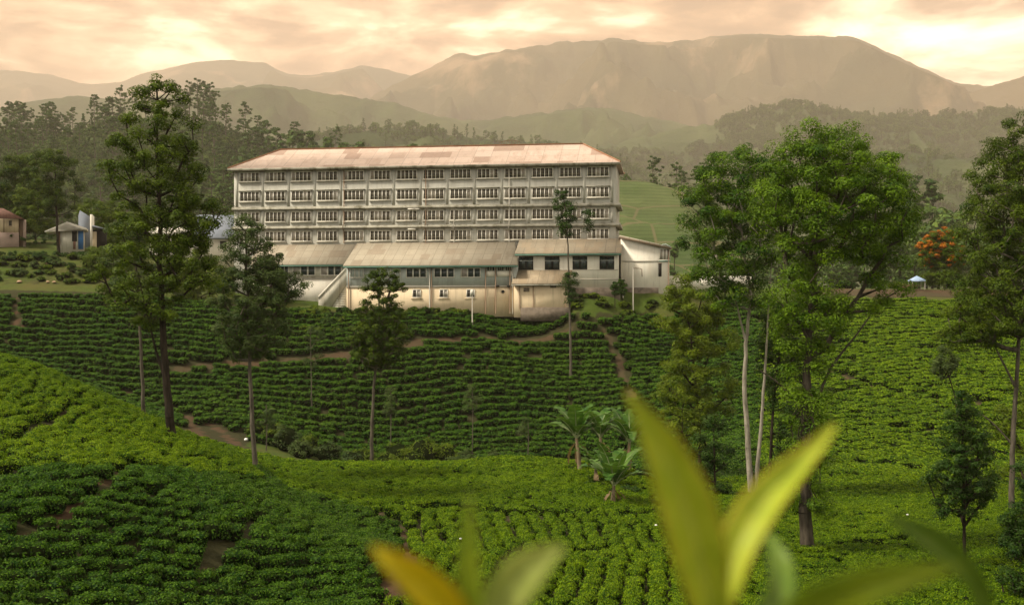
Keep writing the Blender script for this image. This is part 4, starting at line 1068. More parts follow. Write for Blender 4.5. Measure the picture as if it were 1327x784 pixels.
def clump_leaves(clumps, rad, per, size, rng, ratio=0.42, flat=0.7, up=0.45, tmean=None, bright=0.0):
    n = len(clumps)
    sub = 4
    # each clump is a few rounded sprays with their leaves on the outside
    od = unit(rng.normal(size=(n*sub, 3)) + np.array([0, 0, 0.25]))
    sc = np.repeat(clumps, sub, 0) + od*np.repeat(rad, sub)[:, None]*rng.uniform(0.25, 0.55, (n*sub, 1))*np.array([1, 1, flat])
    sr = np.repeat(rad, sub)*rng.uniform(0.48, 0.70, n*sub)
    m = max(4, per//sub); N_ = n*sub*m
    d = unit(rng.normal(size=(N_, 3)) + np.array([0, 0, 0.35])); rr = rng.uniform(0.55, 1.0, (N_, 1))**0.5
    pos = np.repeat(sc, m, 0) + d*rr*np.repeat(sr, m)[:, None]*np.array([1, 1, flat])
    nrm = unit(d*1.0 + np.repeat(od, m, 0)*0.3 + np.array([0, 0, up]) + rng.normal(size=(N_, 3))*0.30)
    L = size*rng.uniform(0.65, 1.3, N_)
    v, q = leaf_quads(pos, nrm, L, L*ratio, rng)
    tc_ = np.repeat(np.clip(rng.normal(0.42 if tmean is None else tmean, 0.16, n*sub), 0, 1), m)
    return v, q, np.clip(tc_ + rng.normal(size=N_)*0.13, 0, 1)

def env_points(env, d, n, rng, depth=0.8, shell=0.55, minsep=0.6, holes=0.0):
    """points inside a crown whose outline is given as rows (py, left px, right px) at distance d"""
    e = np.array(env, float); e = e[np.argsort(e[:, 0])]
    wts = e[:, 2] - e[:, 1]
    out = []; tries = 0
    while len(out) < n and tries < n*60:
        tries += 1
        py = rng.uniform(e[0, 0], e[-1, 0])
        l = np.interp(py, e[:, 0], e[:, 1]); r = np.interp(py, e[:, 0], e[:, 2])
        if rng.uniform() > (r - l)/wts.max() + 0.05: continue
        hw = (r - l)/2; a = rng.uniform(0, 2*math.pi); q = rng.uniform()**shell
        px = (l + r)/2 + hw*q*math.cos(a); dy = hw/F*d*depth*q*math.sin(a)
        c = np.array([(px - CX)/F*d, d + dy, (HZ - py)/F*d])
        if holes and fbm(np.array([c[0]*0.45 + 9]), np.array([c[2]*0.45 + c[1]*0.2]), 2, 61)[0] < holes: continue
        if any(((c - o)**2).sum() < minsep**2 for o in out[-400:]): continue
        out.append(c)
    return np.array(out)

def tree(name, label, cat, d, trunk_px, r0, env, n, cr, per, size, leaf, bark, seed, group=None, depth=0.8, holes=0.0, kmin=0.25, extra=None, r1=0.05,
         ratio=0.42, flat=0.7, up=0.45, shell=0.55, sep=0.75, tmean=None, extra_trunks=(), blossom=None, pipe=0.028, rise=0.55, dtr=0.0):
    rng = np.random.default_rng(seed)
    base = P(*trunk_px[0], d); g = float(gz(base[0], d + dtr))
    base[2] = g - 0.15
    T = [base] + [P(a, b, d) for a, b in trunk_px[1:]]
    def fine(T, ra, rb):
        T = np.array(T); s = np.concatenate([[0], np.cumsum(np.linalg.norm(np.diff(T, axis=0), axis=1))]); m = max(8, int(s[-1]/0.8))
        t = np.linspace(0, s[-1], m); pts = np.stack([np.interp(t, s, T[:, k]) for k in range(3)], -1)
        kk = np.array([1, 2, 1.])/4
        for _ in range(2):
            pp = np.pad(pts, ((1, 1), (0, 0)), mode='edge'); q = (pp[:-2] + 2*pp[1:-1] + pp[2:])/4; q[0] = pts[0]; q[-1] = pts[-1]; pts = q
        pts[1:-1, :2] += rng.normal(size=(m - 2, 2))*ra*0.12
        f = t/s[-1]; rad = ra + (rb - ra)*f**0.8; rad[0] *= 1.25
        return pts, rad
    pts, rad = fine(T, r0, r1)
    root = empty(name, tuple(base), 0, label, cat, group)
    cl = env_points(env, d, n, rng, depth, shell, cr*sep, holes)
    if extra is not None:
        for e2, n2 in extra: cl = np.concatenate([cl, env_points(e2, d, n2, rng, depth, shell, cr*sep, holes)])
    V, Q = grow(pts, rad, cl, rng, kmin=kmin, pipe=pipe, rise=rise)
    for tr, ra in extra_trunks:
        p2, r2 = fine([np.array([P(a, b, d)[0], d, P(a, b, d)[2]]) for a, b in tr], ra, 0.03)
        for i in range(len(p2) - 1):
            v, q = tube_np(p2[i], p2[i+1], r2[i], r2[i+1], 7); Q = np.concatenate([Q, q + len(V)]); V = np.concatenate([V, v])
    link('trunk', mesh_np('trunk_mesh', V - base, Q, [bark], True), root)
    rads = cr*rng.uniform(0.7, 1.25, len(cl))
    v, q, t = clump_leaves(cl, rads, int(per*1.75), size*0.74, rng, ratio, flat, up, tmean)
    link('crown', mesh_np('crown_mesh', v - base, q, [leaf], tint=t), root)
    if blossom is not None:
        top = np.array([c for c in cl if c[2] > np.quantile(cl[:, 2], 0.42)]) + np.array([0, 0, cr*0.2])
        top = np.concatenate([top + rng.normal(size=top.shape)*0.5 for _ in range(3)])
        v, q, t = clump_leaves(top, rng.uniform(0.3, 0.8, len(top)), int(per*0.45), size, rng, 0.6, 0.5, 0.8)
        link('blossom', mesh_np('blossom_mesh', v - base, q, [blossom], tint=t), root)
    return root

# --- the trees of the near hill
tree('silver_oak', 'tallest dark tree on the crest of the near left hill', 'tree', 70, [(223,588),(214,480),(210,400),(207,300),(204,200),(203,112)], 0.30,
     [(100,198,212),(112,180,228),(135,160,240),(160,146,250),(190,140,258),(225,140,262),(260,150,262),(300,155,268),(330,150,275)], 120, 0.80, 210, 0.22, L_oak, B_dark, 1, kmin=0.38,
     extra=[([(255,215,292),(290,225,298),(315,215,285),(345,150,240)], 22), ([(345,120,200),(375,112,225),(405,150,240),(425,160,215)], 30), ([(335,215,285),(372,225,290)], 14)], holes=0.26, sep=1.0,
     extra_trunks=[([(214,490),(200,450),(188,395),(180,360)], 0.10)])
tree('silver_oak', 'thin pale stemmed tree left of the tallest tree, its trunk rising from the hill crest', 'tree', 74, [(187,538),(182,440),(178,360),(172,310)], 0.15,
     [(285,150,196),(310,138,205),(345,130,210),(375,140,200)], 26, 0.75, 110, 0.25, L_grey, B_grey, 2, kmin=0.5, holes=0.35)
tree('silver_oak', 'dusty grey green tree right of the tallest tree, hiding the left end of the building', 'tree', 79, [(331,607),(326,520),(322,440),(320,370),(318,300)], 0.20,
     [(282,308,328),(300,300,342),(325,296,352),(350,285,358),(375,276,364),(400,276,372),(425,280,374),(450,290,362),(468,305,345)], 125, 0.75, 190, 0.21, L_grey, B_grey, 3, kmin=0.40, holes=0.35, sep=1.0,
     extra=[([(312,343,358),(335,340,368),(360,335,372)], 14), ([(358,355,380),(372,350,396),(388,350,385)], 14)])
tree('silver_oak', 'grey stemmed tree with a ragged dark crown before the middle of the yellow annex', 'tree', 93, [(481,594),(483,520),(489,460),(492,400),(489,350)], 0.17,
     [(344,485,495),(355,477,503),(370,471,509),(385,466,515),(400,463,521),(420,457,527),(440,451,533),(458,455,529),(472,466,514)], 210, 0.52, 120, 0.20, L_oak, B_grey, 4, kmin=0.35, holes=0.30, sep=0.8, extra=[([(352,508,516),(375,506,524)], 12)])
tree('slender_tree', 'slender ragged tree standing in front of the right annex', 'tree', 153, [(740,492),(739,430),(737,350),(735,290),(730,252)], 0.20,
     [(248,722,736),(262,718,744),(285,722,750),(305,728,745)], 26, 0.9, 110, 0.34, L_deep, B_grey, 5, kmin=0.55, holes=0.25, r1=0.06,
     extra=[([(276,756,768),(300,760,768)], 5), ([(345,731,744),(365,730,748),(392,734,746)], 14)])
tree('sapling', 'thin young tree standing alone on the far slope under the left annex', 'tree', 146, [(404,522),(403,470),(402,425)], 0.09, [(422,394,412),(440,386,420),(462,390,418),(475,396,412)], 14, 0.7, 70, 0.3, L_grey, B_grey, 6, holes=0.3, kmin=0.4)
for k, (px, pb, pt, hw, d, lb) in enumerate(((612,556,500,18,137,'pale sapling in the middle of the far slope, tallest of the small ones'), (506,560,505,12,137,'pale slim sapling on the far slope right of the grey stemmed tree'), (684,580,540,12,134,'small sapling low on the far slope left of the banana plants'), (345,590,520,9,128,'thin sapling rising behind the crest right of the dusty tree'))):
    tree('sapling', lb, 'tree', d, [(px,pb),(px+1,(pb+pt)/2),(px,pt+4)], 0.07, [(pt,px-hw*0.4,px+hw*0.4),(pt+14,px-hw,px+hw),(pt+30,px-hw*0.8,px+hw*0.8)], 12, 0.7, 60, 0.3, L_grey, B_grey, 20 + k, kmin=0.3, holes=0.3)

# --- right hand group
tree('eucalyptus', 'tree with twin white stems left of the biggest round crown', 'tree', 86, [(975,650),(970,590),(965,500),(968,430),(975,380),(962,320),(955,240)], 0.26,
     [(196,935,985),(215,905,1010),(245,893,1015),(280,888,1015),(310,884,1010),(340,886,1000),(365,905,985),(395,915,1005)], 135, 1.12, 300, 0.25, L_bright, B_pale, 7, kmin=0.42, holes=0.30, depth=0.9, shell=0.42, sep=1.1,
     extra_trunks=[([(978,640),(985,570),(992,470),(996,400),(1000,330)], 0.19), ([(966,440),(955,400),(948,350)], 0.10)])
tree('giant_tree', 'biggest round crowned tree with an ivy wrapped trunk right of the white stems', 'tree', 62, [(1049,756),(1046,690),(1044,600),(1046,500),(1050,420),(1056,340),(1062,260),(1066,200)], 0.40,
     [(166,1040,1092),(180,1022,1108),(200,1000,1140),(225,985,1165),(255,975,1178),(285,985,1182),(310,1000,1172),(335,1010,1150)], 170, 1.0, 330, 0.20, L_bright, B_mid, 8, kmin=0.42, holes=0.25, depth=0.95, shell=0.40, sep=1.05,
     extra=[([(335,1110,1172),(365,1128,1172),(392,1130,1165)], 12), ([(350,1010,1060),(385,1000,1095),(420,998,1100),(450,1015,1080)], 42), ([(450,1020,1070),(500,1022,1070),(560,1022,1066)], 48), ([(400,1128,1150),(415,1130,1148)], 4), ([(575,1020,1070),(640,1015,1062),(665,1030,1070)], 16)],
     extra_trunks=[([(1046,560),(1072,478),(1100,446),(1128,415),(1136,392)], 0.12), ([(1046,540),(1015,500),(985,480)], 0.12), ([(1050,430),(1075,400),(1110,370)], 0.12)])
tree('olive_tree', 'yellow green spreading tree in front of the white shed', 'tree', 104, [(905,625),(908,560),(900,480),(893,420)], 0.22,
     [(360,870,915),(375,850,935),(400,842,950),(430,845,958),(460,842,955),(495,850,950),(525,858,948),(555,872,940)], 110, 1.05, 230, 0.30, L_olive, B_dark, 9, kmin=0.2, holes=0.27, depth=0.9)
tree('dark_stem_tree', 'dark trunked tree between the white stems and the ivy wrapped trunk', 'tree', 90, [(996,628),(1000,560),(1006,480),(1018,430)], 0.17,
     [(400,985,1040),(450,982,1052),(500,990,1050),(560,1000,1045),(600,1004,1040)], 95, 0.85, 130, 0.27, L_deep, B_dark, 10, holes=0.3, kmin=0.3)
tree('bushy_sapling', 'dense dark sapling below the yellow green tree', 'tree', 82, [(928,668),(926,620),(925,560)], 0.09, [(540,915,935),(565,905,948),(600,893,955),(640,888,958),(668,895,950)], 50, 0.7, 130, 0.25, L_deep, B_dark, 11, kmin=0.05, holes=0.15)
tree('bushy_sapling', 'leafy sapling left of the dense dark one, under the yellow green tree', 'tree', 97, [(885,622),(884,580),(884,530)], 0.09, [(505,872,895),(535,862,905),(575,858,910),(612,862,905)], 34, 0.8, 110, 0.28, L_olive, B_dark, 12, kmin=0.05, holes=0.2)
tree('eucalyptus', 'large dark tree with a grey stem at the right edge', 'tree', 76, [(1309,640),(1313,560),(1318,470),(1325,400),(1335,320),(1345,220)], 0.22,
     [(150,1318,1380),(165,1300,1400),(200,1275,1415),(240,1252,1420),(290,1250,1425),(330,1240,1425),(360,1236,1420),(400,1225,1400),(430,1222,1390)], 300, 1.0, 260, 0.22, L_oak, B_grey, 13, kmin=0.38, holes=0.22, depth=0.9, shell=0.45, sep=0.9,
     extra=[([(420,1215,1300),(445,1225,1290)], 12)], extra_trunks=[([(1311,575),(1285,545),(1255,525),(1235,512)], 0.07), ([(1315,500),(1300,470),(1278,430),(1268,410)], 0.09)])
tree('young_cypress', 'small conical dark tree with a thin stem near the right edge', 'tree', 58, [(1250,742),(1250,690),(1248,600),(1246,516)], 0.10,
     [(512,1240,1254),(540,1230,1266),(570,1215,1280),(600,1205,1290),(630,1202,1292),(655,1212,1280),(672,1222,1268)], 90, 0.55, 140, 0.20, L_deep, B_dark, 14, kmin=0.25, holes=0.2)
tree('bushy_tree', 'dark dense foliage filling the lower right corner', 'tree', 52, [(1340,800),(1338,720),(1335,640)], 0.15,
     [(600,1318,1350),(640,1305,1375),(680,1296,1390),(730,1290,1395),(790,1292,1395)], 80, 0.6, 150, 0.19, L_deep, B_dark, 15, kmin=0.05, holes=0.1)
tree('drooping_tree', 'small blue green drooping tree on the bright right slope', 'tree', 100, [(1246,545),(1240,520),(1226,475)], 0.07, [(449,1208,1240),(458,1198,1250),(472,1200,1248),(490,1212,1230)], 22, 0.62, 110, 0.26, L_grey, B_dark, 16, holes=0.1, kmin=0.4, flat=0.9)
tree('bushy_tree', 'bushes under the big right edge tree behind its grey stem', 'tree', 84, [(1330,640),(1330,600),(1330,540)], 0.10, [(500,1310,1360),(530,1290,1380),(570,1285,1390),(620,1285,1390)], 40, 0.85, 120, 0.28, L_olive, B_dark, 17, kmin=0.05, holes=0.2)

# --- beside the road and on the terraces
tree('flame_tree', 'tree covered with orange blossom beside the blue and white canopy', 'tree', 192, [(1216,378),(1216,350),(1217,320)], 0.22,
     [(302,1210,1236),(314,1198,1244),(328,1192,1246),(346,1194,1244),(368,1198,1242)], 85, 1.2, 240, 0.36, L_oak, B_dark, 30, kmin=0.15, holes=0.1, blossom=L_red)
tree('round_tree', 'dark tree behind the red brown roofed house on the left', 'tree', 214, [(20,330),(20,280),(20,220)], 0.3, [(200,0,42),(225,-18,56),(260,-24,58),(295,-20,50)], 90, 1.7, 300, 0.42, L_oak, B_dark, 31, kmin=0.2)
tree('umbrella_tree', 'open tree with layered crown rising behind the small grey shed', 'tree', 190, [(76,332),(74,290),(72,250),(70,205)], 0.30,
     [(196,55,88),(208,42,100),(225,32,106),(245,40,104),(262,30,98),(280,40,96)], 75, 1.25, 260, 0.36, L_oak, B_dark, 32, kmin=0.4, holes=0.26)
tree('round_tree', 'pale green bushy tree between the cream house and the umbrella shaped tree', 'tree', 204, [(46,325),(46,300),(46,265)], 0.2, [(248,30,62),(262,18,72),(285,16,76),(305,26,72)], 60, 1.4, 280, 0.38, L_olive, B_dark, 33, kmin=0.1)
tree('round_tree', 'wide mound of trees right of the grey blue store', 'tree', 212, [(145,330),(145,300),(143,285)], 0.2, [(262,104,140),(275,100,168),(295,118,190),(318,130,200)], 70, 1.5, 280, 0.40, L_olive, B_dark, 34, kmin=0.05)
tree('round_tree', 'bushy tree standing between the tallest tree and the terrace', 'tree', 181, [(142,388),(141,365),(140,345)], 0.15, [(318,125,155),(332,112,172),(352,106,178),(368,112,170)], 60, 1.2, 230, 0.34, L_oak, B_dark, 35, kmin=0.05, holes=0.15)
tree('round_tree', 'light green bushy tree low behind the trunk of the tallest tree', 'tree', 172, [(252,404),(251,380),(250,360)], 0.15, [(325,240,268),(340,226,284),(362,220,300),(390,224,306),(408,232,300)], 80, 1.2, 230, 0.34, L_olive, B_dark, 36, kmin=0.05, holes=0.12)
tree('round_tree', 'grey green bushy tree beside the left end of the factory building', 'tree', 174, [(348,398),(346,380),(345,360)], 0.15, [(345,330,362),(362,322,380),(385,322,384),(398,330,380)], 44, 1.2, 220, 0.34, L_grey, B_dark, 37, kmin=0.05, holes=0.15)
for k, (px, py, d, lb) in enumerate(((797,372,167,'dark clipped shrub left of the marker post'), (806.5,366,169,'taller dark clipped shrub behind the marker post'))):
    h = 14 if k == 0 else 22
    tree('clipped_shrub', lb, 'shrub', d, [(px,382),(px,378),(px,378-h*0.7)], 0.06, [(380-h,px-2,px+2),(380-h*0.6,px-5,px+5),(381,px-5,px+5)], 16, 0.5, 90, 0.3, L_deep, B_dark, 40 + k, kmin=0.0)

# --- shrubs: gully below the far slope, terrace, foot of the building (each one a thing)
def shrub(px, py, wpx, hpx, d, leaf, seed, label, group, size=0.24, per=90):
    rng = np.random.default_rng(seed); b = P(px, py, d); g = float(gz(b[0], d)); w = wpx/2/F*d; h = hpx/F*d
    n = int(np.clip(10*w*w + 6, 8, 26)); cl = []
    for i in range(n):
        a = rng.uniform(0, 6.28); q = rng.uniform()**0.5
        cl.append((math.cos(a)*q*w*0.75, math.sin(a)*q*w*0.75, h*(0.25 + 0.6*rng.uniform()*(1 - 0.55*q*q))))
    cl = np.array(cl); cr = max(0.35, min(w, h)*0.45)
    v, q, t = clump_leaves(cl, cr*rng.uniform(0.7, 1.2, n), per, size, rng)
    bv, bq = blob(w*0.7, h*0.38, h*0.4, rng)
    o = link('shrub', mesh_np('shrub_mesh', np.concatenate([v, bv]), np.concatenate([q, bq + len(v)]), [leaf, M_core], tint=np.concatenate([t, np.zeros(len(bq))]),
             midx=np.concatenate([np.zeros(len(q), int), np.ones(len(bq), int)])), None, (b[0], d, g - 0.1))
    return tag(o, label, 'shrub', group)
for k, (px, py, w_, h_, d) in enumerate(((352,590,34,36,135),(372,592,44,40,133),(398,594,40,34,132),(425,596,44,34,131),(335,585,30,30,136),(455,596,36,26,130),(515,592,44,38,133),(548,592,54,52,131),(578,592,46,40,132),(605,590,36,32,131),(535,594,44,36,129),(640,588,34,26,132),(470,590,40,28,132),(390,592,36,30,127),(500,592,40,30,128),(590,592,40,30,128))):
    shrub(px, py, w_, h_, d, [L_olive, L_grey][k % 2 if k != 7 else 0], 300 + k, 'rounded wild shrub in the gully behind the middle field' if k != 7 else 'tallest wild shrub in the gully behind the middle field', 'wild shrubs in the gully')
for k, (px, py, w_, h_, d) in enumerate(((742,615,30,16,86),(770,640,34,20,79),(815,640,36,22,78),(830,625,34,24,84),(790,615,40,24,92),(762,600,36,20,95),(838,606,40,26,94),(858,640,40,24,84))):
    shrub(px, py, w_, h_, d, [L_deep, L_olive, L_deep][k % 3], 340 + k, 'low leafy undergrowth shrub around the banana plants', 'undergrowth around the bananas', 0.22)
rs = random.Random(9)
for k in range(95):
    px = rs.uniform(-30, 235); t = rs.random(); d = 175 + 13*t; py = 372 - 36*t
    shrub(px, py, rs.uniform(10, 30), rs.uniform(5, 13), d, rs.choice([L_olive, L_oak, L_grey, L_deep]), 400 + k, 'low shrub on the rough terraces below the lawn', 'shrubs on the terraces', 0.30, 60)
for k in range(34):
    px = 385 + 365*k/33 + rs.uniform(-5, 5)
    shrub(px, 403, rs.uniform(14, 26), rs.uniform(5, 11), rs.uniform(168.5, 170.0), rs.choice([L_deep, L_oak, L_olive]), 500 + k, 'low shrub growing along the foot of the yellow annex wall', 'shrubs along the annex foot', 0.34, 50)
for k in range(16):
    shrub(rs.uniform(745, 860), 392, rs.uniform(12, 26), rs.uniform(5, 9), rs.uniform(166.5, 169), rs.choice([L_olive, L_oak]), 560 + k, 'low shrub on the grass bank below the right annex', 'shrubs on the grass bank', 0.34, 40)
for k in range(18):
    px = 392 + 3.2*k + rs.uniform(-4, 4)
    shrub(px, 415, rs.uniform(16, 26), rs.uniform(9, 15), rs.uniform(163, 168), rs.choice([L_olive, L_deep, L_olive]), 590 + k, 'wild shrub beside the outside stair at the top of the slope', 'shrubs beside the stair', 0.34, 50)
for k in range(14):
    px = rs.uniform(1090, 1300)
    shrub(px, 378, rs.uniform(16, 34), rs.uniform(10, 22), rs.uniform(190, 204), rs.choice([L_olive, L_deep]), 620 + k, 'bush behind the dirt road on the right', 'bushes behind the road', 0.4, 50)
# hedges of the lawn
def hedge(px0, px1, py, d, h, w, leaf, label, seed):
    rng = np.random.default_rng(seed); a = P(px0, py, d); b = P(px1, py, d); L = b[0] - a[0]; n = int(L*3.2)
    x = rng.uniform(0, L, n); cl = np.stack([x, rng.uniform(-w/2, w/2, n), h*rng.uniform(0.25, 0.85, n)], -1)
    cl[:, 2] += gz(a[0] + x, d + cl[:, 1]) - gz(a[0], d)
    v, q, t = clump_leaves(cl, np.full(n, 0.5), 55, 0.3, rng)
    o = link('hedge', mesh_np('hedge_mesh', v, q, [leaf], tint=t), None, (a[0], d, float(gz(a[0], d)) - 0.05)); tag(o, label, 'hedge')
hedge(-20, 104, 333, 189, 0.9, 0.9, L_deep, 'long low clipped hedge edging the lawn', 1)
hedge(13, 74, 318, 198, 2.6, 2.6, L_deep, 'tall rounded hedge between the cream house and the small shed', 2)
# rocks on the terrace
M_rock = mat_plain('buff_rock', (0.42, 0.28, 0.17), 0.95, 0.3, 1.5)
for k, (px, py, w_) in enumerate(((82,341,8),(61,345,7),(62,366,9),(25,372,12),(70,371,9),(90,372,8))):
    d = 183 if py < 350 else 174.5
    rng = np.random.default_rng(700 + k); r = w_/2/F*d; v, q = blob(r*0.6, r*0.4, r*0.05, rng, 8, 5); b = P(px, py, d)
    tag(link('rock', mesh_np('rock_mesh', v, q, [M_rock]), None, (b[0], d, float(gz(b[0], d)) + 0.1)), 'buff rock showing between the shrubs of the rough terrace', 'rock', 'rocks on the terrace')

# ---- banana plants
M_ban = mat_leaf('banana_leaf', (0.030, 0.085, 0.014), (0.110, 0.200, 0.034), trans=0.3, rough=0.35)
M_banr = mat_plain('pale_leaf_rib', (0.30, 0.33, 0.17), 0.6, 0.15, 4)
M_dry = mat_leaf('dry_banana_leaf', (0.16, 0.10, 0.05), (0.30, 0.22, 0.12), trans=0.2)
M_pst = mat_bark('banana_stem_skin', (0.10, 0.085, 0.05), (0.24, 0.17, 0.10))
def banana_leaf(L, wd, pitch, droop, az, rng, tear=True):
    n = 14; V = []; Q = []; mid = []
    x = z = 0.0; ang = pitch
    for i in range(n + 1):
        t = i/n; mid.append((x, z, ang)); ang -= droop/n*(0.4 + 1.2*t); x += L/n*math.cos(ang); z += L/n*math.sin(ang)
    tint = []
    for sd in (-1, 1):
        for i in range(n):
            if i < 2: continue
            t0, t1 = i/n, (i + 1)/n - (0.012 if tear and rng.uniform() < 0.5 else 0)
            def wdt(t): return wd*math.sin(math.pi*min(1, (t - 0.10)/0.92))**0.6 if t > 0.10 else 0
            dz = rng.uniform(-0.10, 0.04) if tear else 0
            (xa, za, aa), (xb, zb, ab) = mid[i], mid[i+1]
            o = len(V)
            w0, w1 = wdt(t0), wdt(min(t1, 0.999))
            V += [(xa, 0, za), (xb, 0, zb), (xb + 0.06*L*0.3, sd*w1*0.9, zb + w1*0.25 + dz), (xa + 0.06*L*0.3, sd*w0*0.9, za + w0*0.25 + dz)]
            Q.append([o, o+1, o+2, o+3]); tint.append(np.clip(rng.normal(0.45, 0.15), 0, 1))
    ca, sa = math.cos(az), math.sin(az); V = np.array(V)
    V = np.stack([V[:, 0]*ca - V[:, 1]*sa, V[:, 0]*sa + V[:, 1]*ca, V[:, 2]], -1)
    M_ = [(a[0]*ca, a[0]*sa, a[1] - 0.02) for a in mid]
    return V, np.array(Q), np.array(tint), M_
def banana(px, py, d, H_, lean, n, seed, label, Lf=2.6):
    rng = np.random.default_rng(seed); b = P(px, py, d); g = float(gz(b[0], d))
    root = empty('banana_plant', (b[0], d, g - 0.05), rng.uniform(0, 6), label, 'banana plant', 'banana plants by the gully')
    root.rotation_euler = (0, 0, 0)
    top = (lean*H_, 0, H_)
    MB().tube([(0, 0, 0), (lean*H_*0.4, 0, H_*0.5), top], [0.19, 0.15, 0.10], 9).build('stem', M_pst, root, smooth=True)
    for i in range(n):
        az = i*2.4 + rng.uniform(-0.4, 0.4); up = i/n
        V, Q, t, mid = banana_leaf(Lf*rng.uniform(0.75, 1.1), 0.54*rng.uniform(0.8, 1.2), 0.85 + 0.62*up, rng.uniform(0.9, 2.0)*(1.1 - 0.65*up), az, rng)
        lf = link('leaf', mesh_np('banana_leaf_mesh', V, Q, [M_ban], tint=t), root, top)
        MB().tube(mid[:-1], np.linspace(0.055, 0.012, len(mid) - 1), 5).build('midrib', M_banr, lf)
    for i in range(3):
        V, Q, t, mid = banana_leaf(Lf*0.7, 0.14, -0.6, 1.2, rng.uniform(0, 6), rng)
        lf = link('leaf', mesh_np('banana_leaf_mesh', V, Q, [M_dry], tint=t), root, (top[0]*0.92, 0, top[2]*0.92)); lf['label'] = 'withered hanging banana leaf'
banana(752, 616, 84, 2.8, -0.10, 12, 1, 'tallest banana plant with a bare leaning brown stem, leftmost of the clump', 3.0)
banana(794, 650, 73, 1.5, 0.05, 13, 2, 'low spreading banana plant at the front of the clump', 3.0)
banana(772, 630, 80, 1.3, 0.0, 11, 3, 'bright short banana plant between the bare stem and the front plant', 2.0)
banana(812, 622, 86, 2.7, 0.08, 12, 4, 'banana plant with upright leaves at the back right of the clump', 3.1)
banana(778, 610, 92, 3.0, 0.0, 13, 5, 'banana plant with curled leaves at the back of the clump', 3.0)
# ------------------------------------------------------------------ far trees: few shapes, many copies
def far_tree(name, kind, seed):
    rng = np.random.default_rng(seed); V, Q, t, mi = [], [], [], []
    if kind == 'euc':      # tall bare stem, layered round tufts at the top; unit height 1
        H_ = 30.0; tr = np.stack([rng.normal(size=12).cumsum()*0.12, rng.normal(size=12).cumsum()*0.12, np.linspace(0, H_*0.95, 12)], -1)
        cl = []
        for i in range(26):
            z = rng.uniform(0.46, 1.0)**0.8; w = 4.6*math.sin(math.pi*min(1, max(0.12, (z - 0.36)/0.72)))**0.7
            a = rng.uniform(0, 6.28); q = rng.uniform(0.3, 1); cl.append((math.cos(a)*w*q, math.sin(a)*w*q, z*H_))
        cl = np.array(cl); rads = rng.uniform(1.0, 1.9, len(cl)); per, sz, fl = 46, 0.95, 0.55; rad = np.linspace(0.42, 0.08, 12); lf, bk = L_far, B_grey
    elif kind == 'pine':
        H_ = 18.0; tr = np.stack([np.zeros(10), np.zeros(10), np.linspace(0, H_*0.97, 10)], -1); cl = []
        for i in range(34):
            z = rng.uniform(0.18, 0.98); w = 3.6*(1.02 - z)**0.75; a = rng.uniform(0, 6.28); q = rng.uniform(0.35, 1); cl.append((math.cos(a)*w*q, math.sin(a)*w*q, z*H_))
        cl = np.array(cl); rads = rng.uniform(0.8, 1.3, len(cl)); per, sz, fl = 42, 0.75, 0.6; rad = np.linspace(0.25, 0.04, 10); lf, bk = L_far, B_dark
    else:
        H_ = 14.0; tr = np.stack([np.zeros(8), np.zeros(8), np.linspace(0, H_*0.7, 8)], -1); cl = []
        for i in range(30):
            d = unit(rng.normal(size=3)); q = rng.uniform(0.5, 1); cl.append((d[0]*5*q, d[1]*5*q, H_*0.56 + d[2]*H_*0.40*q))
        cl = np.array(cl); rads = rng.uniform(1.3, 2.2, len(cl)); per, sz, fl = 46, 0.95, 0.7; rad = np.linspace(0.35, 0.1, 8); lf, bk = (L_farlt if kind == 'roundlt' else L_far), B_dark
    V1, Q1 = grow(tr, rad, cl, rng, twig=0.06, sides=4, kmin=0.3 if kind != 'pine' else 0.1, pipe=0.07)
    v, q, tt = clump_leaves(cl, rads, per, sz, rng, 0.55, fl)
    return mesh_np(name, np.concatenate([V1, v]), np.concatenate([Q1, q + len(V1)]), [bk, lf], tint=np.concatenate([np.zeros(len(Q1)), tt]),
                   midx=np.concatenate([np.zeros(len(Q1), int), np.ones(len(q), int)])), H_
FT = {k: [far_tree(k + '_mesh', k, 900 + 17*i + 5*j) for i in range(3)] for j, k in enumerate(('euc', 'pine', 'round', 'roundlt'))}
NM = {'euc': 'eucalyptus', 'pine': 'pine_tree', 'round': 'woodland_tree', 'roundlt': 'woodland_tree'}
rs = random.Random(21)
def plant(kind, px, ptop, pbase, d, zf, label, group, wide=1.0):
    me, H_ = rs.choice(FT[kind]); x = (px - CX)/F*d
    g = float(zf(np.array([x]), np.array([d]))[0]) if zf else float(gz(x, d))
    top = (HZ - ptop)/F*d; h = top - g + 0.5
    if pbase is not None: h = max(h*0.4, (pbase - ptop)/F*d); 
    s = h/H_
    z0 = top - h if pbase is not None else g - 0.5
    z0 = min(z0, g)
    s = (top - z0)/H_
    o = link(NM[kind], me, None, (x, d, z0), rs.uniform(0, 6.28)); o.scale = (s*wide, s*wide, s)
    return tag(o, label, 'tree', group)
SKY = [('euc',8,137,1.0),('euc',24,134,1),('euc',40,141,1),('euc',55,136,1),('euc',68,133,1),('euc',80,146,1),('euc',91,147,.9),('pine',108,147,.8),('pine',118,130,.5),('pine',126,138,.7),('euc',140,127,.8),('euc',156,110,.7),('euc',172,120,.8),('euc',190,112,1),
       ('euc',232,112,1),('euc',247,106,1),('euc',258,103,1),('euc',270,107,1),('euc',280,118,1),('euc',292,134,.9),('euc',240,120,1),('euc',264,116,1),('euc',-20,140,1),('euc',-45,146,1)]
for k, (kd, px, pt, wd) in enumerate(SKY):
    plant(kd, px, pt, None, 1094 + rs.uniform(-22, 16), zL, 'tall dark tree on the skyline of the left wooded hill', 'skyline trees of the left hill', wd)
